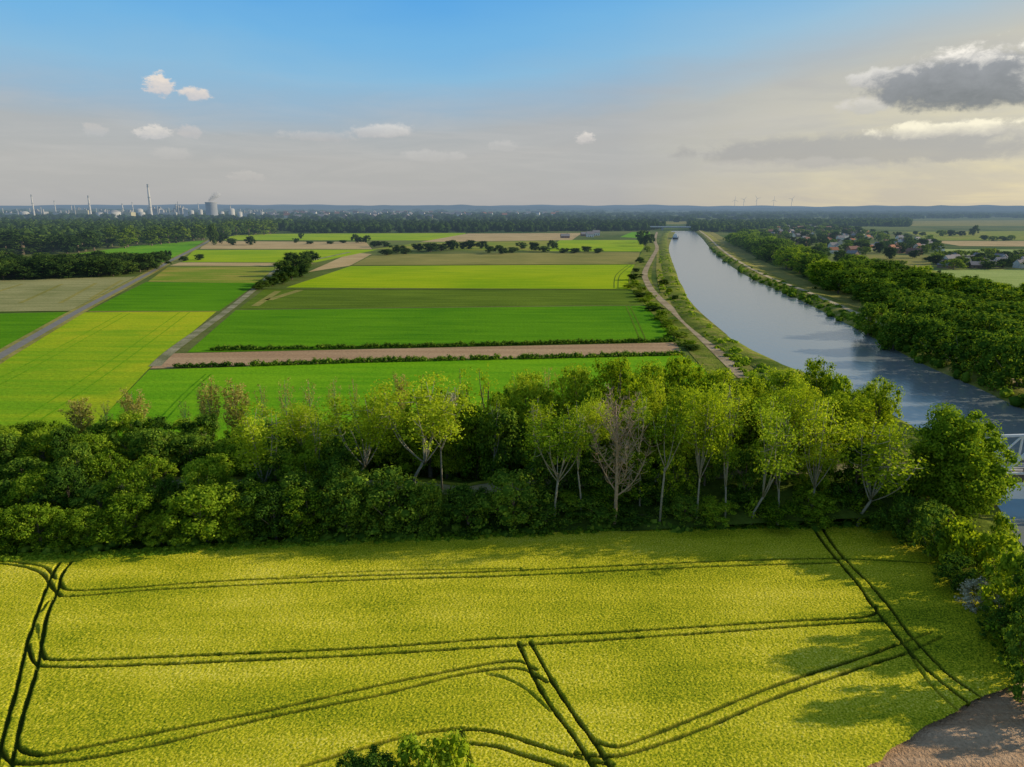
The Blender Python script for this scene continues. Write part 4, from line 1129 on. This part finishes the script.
def fill_houses(poly, spacing, n, ang, label=None, group=None, sc_=1.0, kinds=(0, 0, 1, 1, 2, 3, 4, 5)):
    W = [P(a, b) for a, b in poly]; xs = [p.x for p in W]; ys = [p.y for p in W]; pts = []
    for _ in range(30000):
        x = random.uniform(min(xs), max(xs)); y = random.uniform(min(ys), max(ys))
        if len(pts) >= n: break
        if not in_poly(np.array([x]), np.array([y]), W)[0]: continue
        if any((x - a) ** 2 + (y - b) ** 2 < spacing ** 2 for a, b in pts): continue
        pts.append((x, y)); house(random.choice(kinds), x, y, ang + random.choice((0, math.pi / 2, math.pi)) + random.uniform(-.3, .3), label, group, sc_)
    return pts
vill = fill_houses([(745, 228), (770, 240), (800, 250), (850, 256), (905, 256), (940, 252), (930, 243), (880, 236), (820, 226)], 18, 130, .3, None, None, .82, (0, 1, 1, 2, 3, 3, 4, 5))
camp = fill_houses([(935, 268), (945, 260), (1000, 259), (1060, 262), (1060, 269), (985, 268.5)], 12, 34, .1, 'low holiday cabin in the park right of the village', 'cabins of the holiday park', .8, (3, 1, 3, 1))
random.seed(606)
# village trees
fill_px([(738, 236), (765, 250), (800, 262), (860, 262), (905, 260), (945, 256), (935, 243), (880, 235), (820, 225), (740, 226)], 15, ['far', 'far', 'farb', 'willowb'], 10.5, 'tree between the village houses', 'trees between the village houses', wk=.60, maxn=260)
fill_px([(930, 270), (936, 257), (1000, 256), (1070, 259), (1070, 270), (985, 270)], 15, ['far', 'farb'], 8, 'tree between the cabins of the holiday park', 'trees of the holiday park', wk=.6, maxn=40)
for px, b, h, w in [(900, 266, 6, 9), (918, 275, 6, 12), (920, 292, 13, 22), (939, 273, 3, 3), (994, 241, 5, 8), (984, 240, 5, 8), (1012, 240, 5, 8), (1004, 241, 5, 10), (973, 236, 11, 8), (940, 236, 6, 8), (950, 236, 6, 10), (960, 236, 5, 8), (922, 236, 4, 6), (915, 235, 4, 5), (990, 258, 10, 14), (1004, 259, 8, 14), (1020, 261, 9, 14)]:
    base_tree('far' if random.random() < .6 else 'farb', px, b, h, w, 'round tree in the meadows right of the village', 'trees in the meadows right of the village')
# farm beside the hedgerow
for px, b in ((585, 236), (596, 235.5), (590, 237), (565, 238)):
    g = P(px, b); house(random.choice((1, 3)), g.x, g.y, .1, 'grey roofed farm building beyond the middle fields', 'farm buildings beyond the middle fields')

# ------------------------------------------------------------------ far masses (stuff)
def far_mass(name, polys, h, n, mat, label, seed, w=14, leafy=26, cat='wood'):
    r_ = np.random.default_rng(seed); iv, fi = ico(); Vs = []; Fs = []; Ts = []; off = 0
    for poly in polys:
        W = np.array([P(a, b)[:2] for a, b in poly])
        # sample evenly in depth on a log scale, so near trees are not lost
        x = r_.uniform(W[:, 0].min(), W[:, 0].max(), n * 6); y = np.exp(r_.uniform(np.log(W[:, 1].min()), np.log(W[:, 1].max()), n * 6))
        ok = in_poly(x, y, W); x = x[ok][:n]; y = y[ok][:n]
        for a, b in zip(x, y):
            s = w * r_.uniform(.6, 1.3) * (1 + max(0, b - 1500) / 3000); hh = h * r_.uniform(.65, 1.25)
            c = np.array((a, b, hh * .5))
            vv = iv * np.array((s * .5, s * .5, hh * .55)) * r_.uniform(.75, 1.15, (len(iv), 1)) + c
            Vs.append(vv); Fs.append(np.concatenate([fi, fi[:, 2:3]], 1) + off); Ts.append(np.full(len(fi), r_.uniform(.0, .7))); off += len(iv)
            m = leafy
            d = r_.normal(size=(m, 3)); d /= np.linalg.norm(d, axis=1)[:, None]
            p = c + d * np.array((s * .55, s * .55, hh * .58)) * r_.uniform(.85, 1.12, (m, 1))
            t = np.cross(d, r_.normal(size=(m, 3))); t /= np.linalg.norm(t, axis=1)[:, None]; bb = np.cross(d, t)
            q = (s * .13 * r_.uniform(.6, 1.3, (m, 1)))
            vv = np.stack([p - t * q, p - bb * q, p + t * q, p + bb * q], 1).reshape(-1, 3)
            Vs.append(vv); Fs.append(np.arange(m * 4).reshape(-1, 4) + off); Ts.append(r_.uniform(0, 1, m)); off += m * 4
    V = np.concatenate(Vs); Fq = np.concatenate(Fs)
    # triangles were padded to quads: split them out again
    me = bpy.data.meshes.new(name)
    tri = Fq[:, 2] == Fq[:, 3]
    T = np.concatenate(Ts)
    lens = np.where(tri, 3, 4); starts = np.concatenate([[0], np.cumsum(lens)[:-1]])
    mask = np.ones(Fq.shape, bool); mask[tri, 3] = False
    loops = Fq[mask]
    me.vertices.add(len(V)); me.vertices.foreach_set('co', V.astype(np.float32).ravel())
    me.loops.add(len(loops)); me.loops.foreach_set('vertex_index', loops.astype(np.int32))
    me.polygons.add(len(Fq)); me.polygons.foreach_set('loop_start', starts.astype(np.int32))
    at = me.attributes.new('tint', 'FLOAT', 'FACE'); at.data.foreach_set('value', T.astype(np.float32))
    me.update(calc_edges=True); me.materials.append(mat)
    o = mesh_obj(name, me); tag(o, label, cat, None, 'stuff')
far_mass('distant_wood', [[(-80, 249), (90, 246), (215, 237), (290, 231), (290, 226), (-80, 228)]], 17, 1500, M['leaf_far'], 'dark wood stretching behind the poplars on the left', 1, 16)
far_mass('distant_wood', [[(290, 233.5), (480, 232.5), (650, 231), (665, 228), (650, 224), (290, 226)]], 14, 1200, M['leaf_far'], 'dark wood line closing the middle fields', 2, 15)
far_mass('distant_wood', [[(-100, 226), (700, 224), (700, 214), (-100, 214)]], 13, 1500, M['leaf_far'], 'distant mass of trees around the town and works', 3, 18)
far_mass('distant_wood', [[(690, 232), (730, 233), (830, 226), (910, 227), (910, 221), (690, 224)]], 13, 900, M['leaf_far'], 'wood behind the village at the head of the canal', 4, 15)
far_mass('distant_wood', [[(690, 220), (880, 219), (1120, 217.5), (1120, 211), (690, 213)]], 15, 1500, M['leaf_far'], 'wide distant wood behind the village and meadows on the right', 5, 24)
far_mass('distant_wood', [[(-120, 213.5), (700, 213), (1150, 211), (1150, 208.3), (-120, 210.2)]], 15, 1700, M['leaf_far'], 'bluish belt of woods before the horizon', 6, 26, 12)
far_mass('bank_scrub', [[(1024, 412), (975, 388), (920, 364), (850, 327), (790, 297), (756, 282), (730, 267), (712, 252), (709, 248), (733, 262), (795, 291), (860, 322), (930, 356), (985, 378), (1040, 402)]], 3.0, 420, M['leaf_dark'], 'low scrub along the water edge of the right canal bank', 7, 3.6, 30, 'scrub')
far_mass('bank_scrub', [[(722, 336), (698, 316), (681, 291), (670, 265), (668, 250), (666, 250), (666, 265), (675, 292), (690, 318), (716, 342), (745, 364), (760, 359)]], 1.6, 260, M['leaf_mid'], 'low scrub along the water edge of the left canal bank', 8, 2.6, 26, 'scrub')
far_mass('bank_scrub', [[(745, 378), (720, 352), (690, 322), (668, 300), (657, 284), (660, 250), (664, 250), (668, 285), (700, 322), (735, 350), (775, 372)]], 1.0, 520, M['leaf_mid'], 'patchy rough growth between the left towpath and the canal', 18, 2.4, 22, 'scrub')
far_mass('undergrowth', [[(-60, 560), (200, 550), (430, 541), (600, 533), (860, 530), (925, 540), (1000, 500), (860, 470), (500, 470), (-60, 490)]], 1.4, 900, M['leaf_dark'], 'low dark undergrowth beneath the belt of trees', 9, 2.6, 30, 'undergrowth')

for sd_, (pa) in enumerate([[(-60, 566), (100, 562), (250, 552), (430, 544), (430, 539), (250, 546), (100, 556), (-60, 560)], [(430, 545), (640, 534), (860, 531), (918, 537), (940, 560), (960, 556), (925, 528), (860, 525), (640, 527), (430, 538)]]):
    far_mass('long_grass', [pa], .8, 900, M['leaf_mid'], 'tall rough grass along the %s edge of the yellow-green field' % ('left far', 'right far')[sd_], 30 + sd_, 1.1, 30, 'grass')
# ------------------------------------------------------------------ hills on the horizon
def ridge(x0, x1, Y, hf, mat, n=160, depth=1500):
    vs = []; fs = []
    for i in range(n + 1):
        x = x0 + (x1 - x0) * i / n; h = hf(i / n) * (1 + .12 * math.sin(i * .37) + .08 * math.sin(i * 1.13 + 1))
        vs += [(x, Y - depth, 0), (x, Y - depth * .4, h * .75), (x, Y, h), (x, Y + depth, 0)]
    for i in range(n):
        for k in range(3): fs.append((i * 4 + k, i * 4 + 4 + k, i * 4 + 5 + k, i * 4 + 1 + k))
    me = bpy.data.meshes.new('hills'); me.from_pydata(vs, [], fs); me.materials.append(mat)
    me.polygons.foreach_set('use_smooth', [True] * len(fs)); me.update()
    o = mesh_obj('hills', me); o['kind'] = 'structure'
HM = field_mat('hill_woods', (.02, .045, .02), (.07, .09, .035), 0, .3, .002, .02)
ridge(-9500, 3500, 12500, lambda t: 22 + 34 * math.exp(-((t - .62) / .22) ** 2) + 10 * math.sin(t * 17) ** 2 * (1 if t < .8 else .4), HM)
ridge(-12000, 16000, 19000, lambda t: 40 + 50 * math.sin(t * 9) ** 2 * .4 + 60 * t, HM)
ridge(2500, 14000, 11000, lambda t: 70 * min(1, t * 4) + 8 * math.sin(t * 21), HM)

# ------------------------------------------------------------------ the town: distant houses, works
random.seed(707)
fill_houses([(262, 219), (470, 218), (470, 213.5), (262, 214)], 55, 75, 0, 'pale town building among the distant trees', 'distant town buildings', 2.2, (1, 1, 3, 4))
fill_houses([(480, 218), (560, 218), (560, 214), (480, 214.5)], 60, 12, 0, 'pale building in the distance left of the canal head', 'distant buildings left of the canal head', 2.2, (0, 1))
ST = simple_mat('stack_concrete', (.60, .56, .50), .8, .1, .05)
ST2 = simple_mat('stack_red', (.42, .22, .15), .8, .1, .05)
TK = simple_mat('tank_white', (.55, .52, .46), .6, .08, .05)
PL = simple_mat('plant_steel', (.36, .35, .33), .6, .2, .03)
def stack(px, top, Y, w, label, mat=ST):
    p = PY(px, top, Y); H = p.z
    t = empty('chimney_stack', (p.x, Y, 0)); tag(t, label, 'chimney', 'stacks of the chemical works')
    a = MB(); a.lathe((0, 0, 0), [(w, 0), (w * .72, H * .5), (w * .55, H * .9)], 16); a.build('shaft', mat, t, True)
    b = MB(); b.lathe((0, 0, 0), [(w * .62, H * .9), (w * .62, H * .94), (w * .55, H * .94), (w * .55, H)], 16); b.build('rim', PL, t)
    for z in (.3, .6):
        c = MB(); c.lathe((0, 0, 0), [(w * .95, H * z), (w * .95, H * z + 2)], 16); c.build('platform', PL, t)
stack(31, 194.5, 3000, 4.2, 'tall thin pale stack furthest to the left of the works')
stack(54, 200.5, 3400, 3.5, 'short thin stack second from the left of the works')
stack(88, 195.5, 3000, 5.2, 'pale stack between the far left stacks and the tallest one')
stack(147.5, 184, 2950, 6.6, 'tallest and widest stack in the middle of the works')
stack(132, 202, 3200, 3.2, 'short thin stack just left of the tallest one')
stack(122, 203.5, 3200, 4.0, 'stubby stack second left of the tallest one')
stack(71, 205, 3300, 3.0, 'stubby thin stack right of the second stack')
stack(177.5, 201.5, 3100, 2.4, 'thin dark stack right of the tallest one', PL)
stack(198, 203, 3200, 2.4, 'thin stack left of the cooling tower')
stack(230, 205, 3100, 3.0, 'short white stack right of the cooling tower', TK)
# cooling tower
p = P(211, 217.3); Yc = 3000; p = PY(211, 202.5, Yc)
t = empty('cooling_tower', (p.x, Yc, 0)); tag(t, 'squat grey cooling tower with steam above it at the works', 'cooling tower')
a = MB(); Hc = p.z; a.lathe((0, 0, 0), [(25, 0), (23.5, Hc * .3), (22.5, Hc * .6), (22.8, Hc * .85), (23.5, Hc)], 32); a.build('shell', simple_mat('tower_grey', (.30, .31, .33), .8, .1, .05), t, True)
b = MB(); b.lathe((0, 0, 0), [(24.2, Hc * .96), (24.2, Hc + 1.5), (22, Hc + 1.5)], 32); b.build('rim', PL, t)
def steam_mat():
    nt = NT('steam')
    lw = nt.n('ShaderNodeLayerWeight'); lw.inputs[0].default_value = .35
    tr = nt.n('ShaderNodeBsdfTransparent'); df = nt.n('ShaderNodeBsdfDiffuse'); df.inputs[0].default_value = (.62, .62, .64, 1)
    n = nt.noise(nt.n('ShaderNodeTexCoord').outputs['Object'], .06, 4, .6)
    f = nt.math('MULTIPLY', nt.math('SUBTRACT', 1.0, lw.outputs['Facing']), nt.math('MULTIPLY', n, .35))
    m = nt.n('ShaderNodeMixShader'); nt.l(f, m.inputs[0]); nt.l(tr.outputs[0], m.inputs[1]); nt.l(df.outputs[0], m.inputs[2])
    return nt.finish(m.outputs[0], False)
s = MB(); r_ = np.random.default_rng(4)
iv, fi = ico()
for k in range(7):
    c = np.array((k * 5.0 - 4, 0, Hc + 6 + k * 4.2)); rr = 12 + k * 1.6
    s.add(iv * np.array((rr, rr, rr * .6)) * r_.uniform(.85, 1.1, (len(iv), 1)) + c, [tuple(f) for f in fi])
o = s.build('steam_plume', steam_mat(), None, True); o.location = (p.x, Yc, 0); tag(o, 'thin white steam plume drifting above the cooling tower', 'steam')
# storage tanks, process blocks
for i, (px, Y, r0, h0, m) in enumerate([(115, 2900, 22, 22, TK), (140, 3100, 14, 30, TK), (142, 2800, 12, 20, TK), (163, 3100, 11, 28, TK), (186, 3000, 9, 34, TK), (192, 3100, 9, 26, TK), (222, 2900, 9, 24, TK), (232, 2950, 12, 34, TK), (240, 3100, 10, 20, TK), (100, 3000, 14, 16, TK), (25, 2900, 16, 18, TK), (201, 3050, 8, 30, TK)]):
    q = PY(px, 215, Y)
    t = empty('storage_tank', (q.x, Y, 0)); tag(t, 'pale round storage tank at the chemical works', 'tank', 'storage tanks of the works')
    a = MB(); a.lathe((0, 0, 0), [(r0, 0), (r0, h0)], 20); a.build('shell', m, t, True)
    b = MB(); b.lathe((0, 0, 0), [(r0, h0), (r0 * .7, h0 + r0 * .22), (r0 * .3, h0 + r0 * .34), (.5, h0 + r0 * .36)], 20); b.build('dome', PL if i % 3 == 0 else m, t, True)
YB = simple_mat('plant_yellow', (.50, .44, .25), .8, .1, .05)
for i, (px, Y, L, h0, m) in enumerate([(14, 3000, 70, 14, TK), (40, 3100, 60, 20, PL), (62, 3000, 60, 16, TK), (80, 3200, 80, 26, YB), (104, 3250, 60, 18, PL), (128, 3000, 50, 20, YB), (156, 3200, 50, 34, PL), (170, 3000, 50, 20, TK), (180, 3250, 40, 38, PL), (247, 3200, 60, 16, TK), (256, 3400, 70, 20, PL)]):
    q = PY(px, 215, Y)
    t = empty('process_plant', (q.x, Y, 0), random.uniform(-.2, .2)); tag(t, 'block of process buildings and pipes at the chemical works', 'factory building', 'process blocks of the works')
    a = MB(); a.box((0, 0, h0 / 2), (L, 30, h0)); a.build('hall', m, t)
    for k in range(6):
        b = MB(); b.box((random.uniform(-L / 2 + 4, L / 2 - 4), random.uniform(-10, 10), h0 + random.uniform(2, 6)), (random.uniform(3, 8), 6, random.uniform(6, 14)))
        b.build('roof_plant', PL, t)
    for k in range(3):
        c = MB(); x = random.uniform(-L / 2, L / 2); c.tube([(x, -17, 0), (x, -17, h0 + random.uniform(6, 22))], [1.6, 1.2], 8); c.build('column', TK, t)

# wind turbines
for i, (px, top, Y) in enumerate([(735, 200, 9000), (744, 199.5, 9000), (757, 198.5, 8600), (774, 200, 9300), (792, 199, 8800)]):
    q = PY(px, top, Y)
    t = empty('wind_turbine', (q.x, Y, 0), 0); tag(t, 'white wind turbine on the horizon above the village', 'wind turbine', 'wind turbines on the horizon')
    a = MB(); a.lathe((0, 0, 0), [(2.6, 0), (1.5, q.z)], 10); a.build('tower', TK, t)
    n_ = MB(); n_.box((0, -2, q.z + 1), (4, 10, 3.5)); nc = n_.build('nacelle', TK, t)
    for k in range(3):
        an = i * .7 + k * 2.094; c = MB(); d = Vector((math.sin(an), 0, math.cos(an)))
        c.tube([Vector((0, -9, q.z + 1)), Vector((0, -9, q.z + 1)) + d * 15, Vector((0, -9, q.z + 1)) + d * 50], [1.0, 1.6, .4], 6); c.build('blade', TK, nc)

# barge on the canal and the low road bridge at its head
p = P(675.5, 238.5)
t = empty('barge', (p.x, p.y, .1), R(-14)); tag(t, 'dark cargo barge sailing on the far end of the canal', 'boat')
a = MB(); a.add([(-4, -26, 0), (4, -26, 0), (4.6, 16, 0), (0, 30, 0), (-4.6, 16, 0), (-4.4, -27, 2.4), (4.4, -27, 2.4), (5, 17, 2.4), (0, 32, 3.2), (-5, 17, 2.4)],
            [(0, 1, 6, 5), (1, 2, 7, 6), (2, 3, 8, 7), (3, 4, 9, 8), (4, 0, 5, 9), (5, 6, 7, 8, 9)]); a.build('hull', simple_mat('hull_dark', (.06, .07, .09), .5, .1, .2), t)
b = MB(); b.box((0, -19, 4.2), (7, 9, 3.5)); b.box((0, -20, 7), (5, 5, 2.2)); b.build('wheelhouse', M['white_steel'], t)
c = MB(); c.box((0, 3, 2.9), (7.4, 28, 1.1)); c.build('hatch', simple_mat('hatch_grey', (.25, .26, .28), .5, .1, .2), t)
p = P(683, 230.3)
t = empty('road_bridge', (p.x, p.y, 0), R(-8)); tag(t, 'low grey road bridge crossing the far head of the canal', 'bridge')
a = MB(); a.box((0, 0, 6.5), (170, 10, 1.6)); a.build('deck', M['concrete'], t)
for x in (-45, 45):
    b = MB(); b.box((x, 0, 2.85), (4, 9, 5.7)); b.build('pier', M['concrete'], t)
b = MB()
for y in (-4.9, 4.9): b.box((0, y, 7.95), (170, .2, 1.1))
b.build('parapet', M['white_steel'], t)

# ------------------------------------------------------------------ render settings
sc.view_settings.view_transform = 'Standard'; sc.view_settings.look = 'None'; sc.view_settings.exposure = 0
sc.cycles.max_bounces = 4; sc.cycles.glossy_bounces = 2; sc.cycles.diffuse_bounces = 2; sc.cycles.transmission_bounces = 4; sc.cycles.transparent_max_bounces = 12
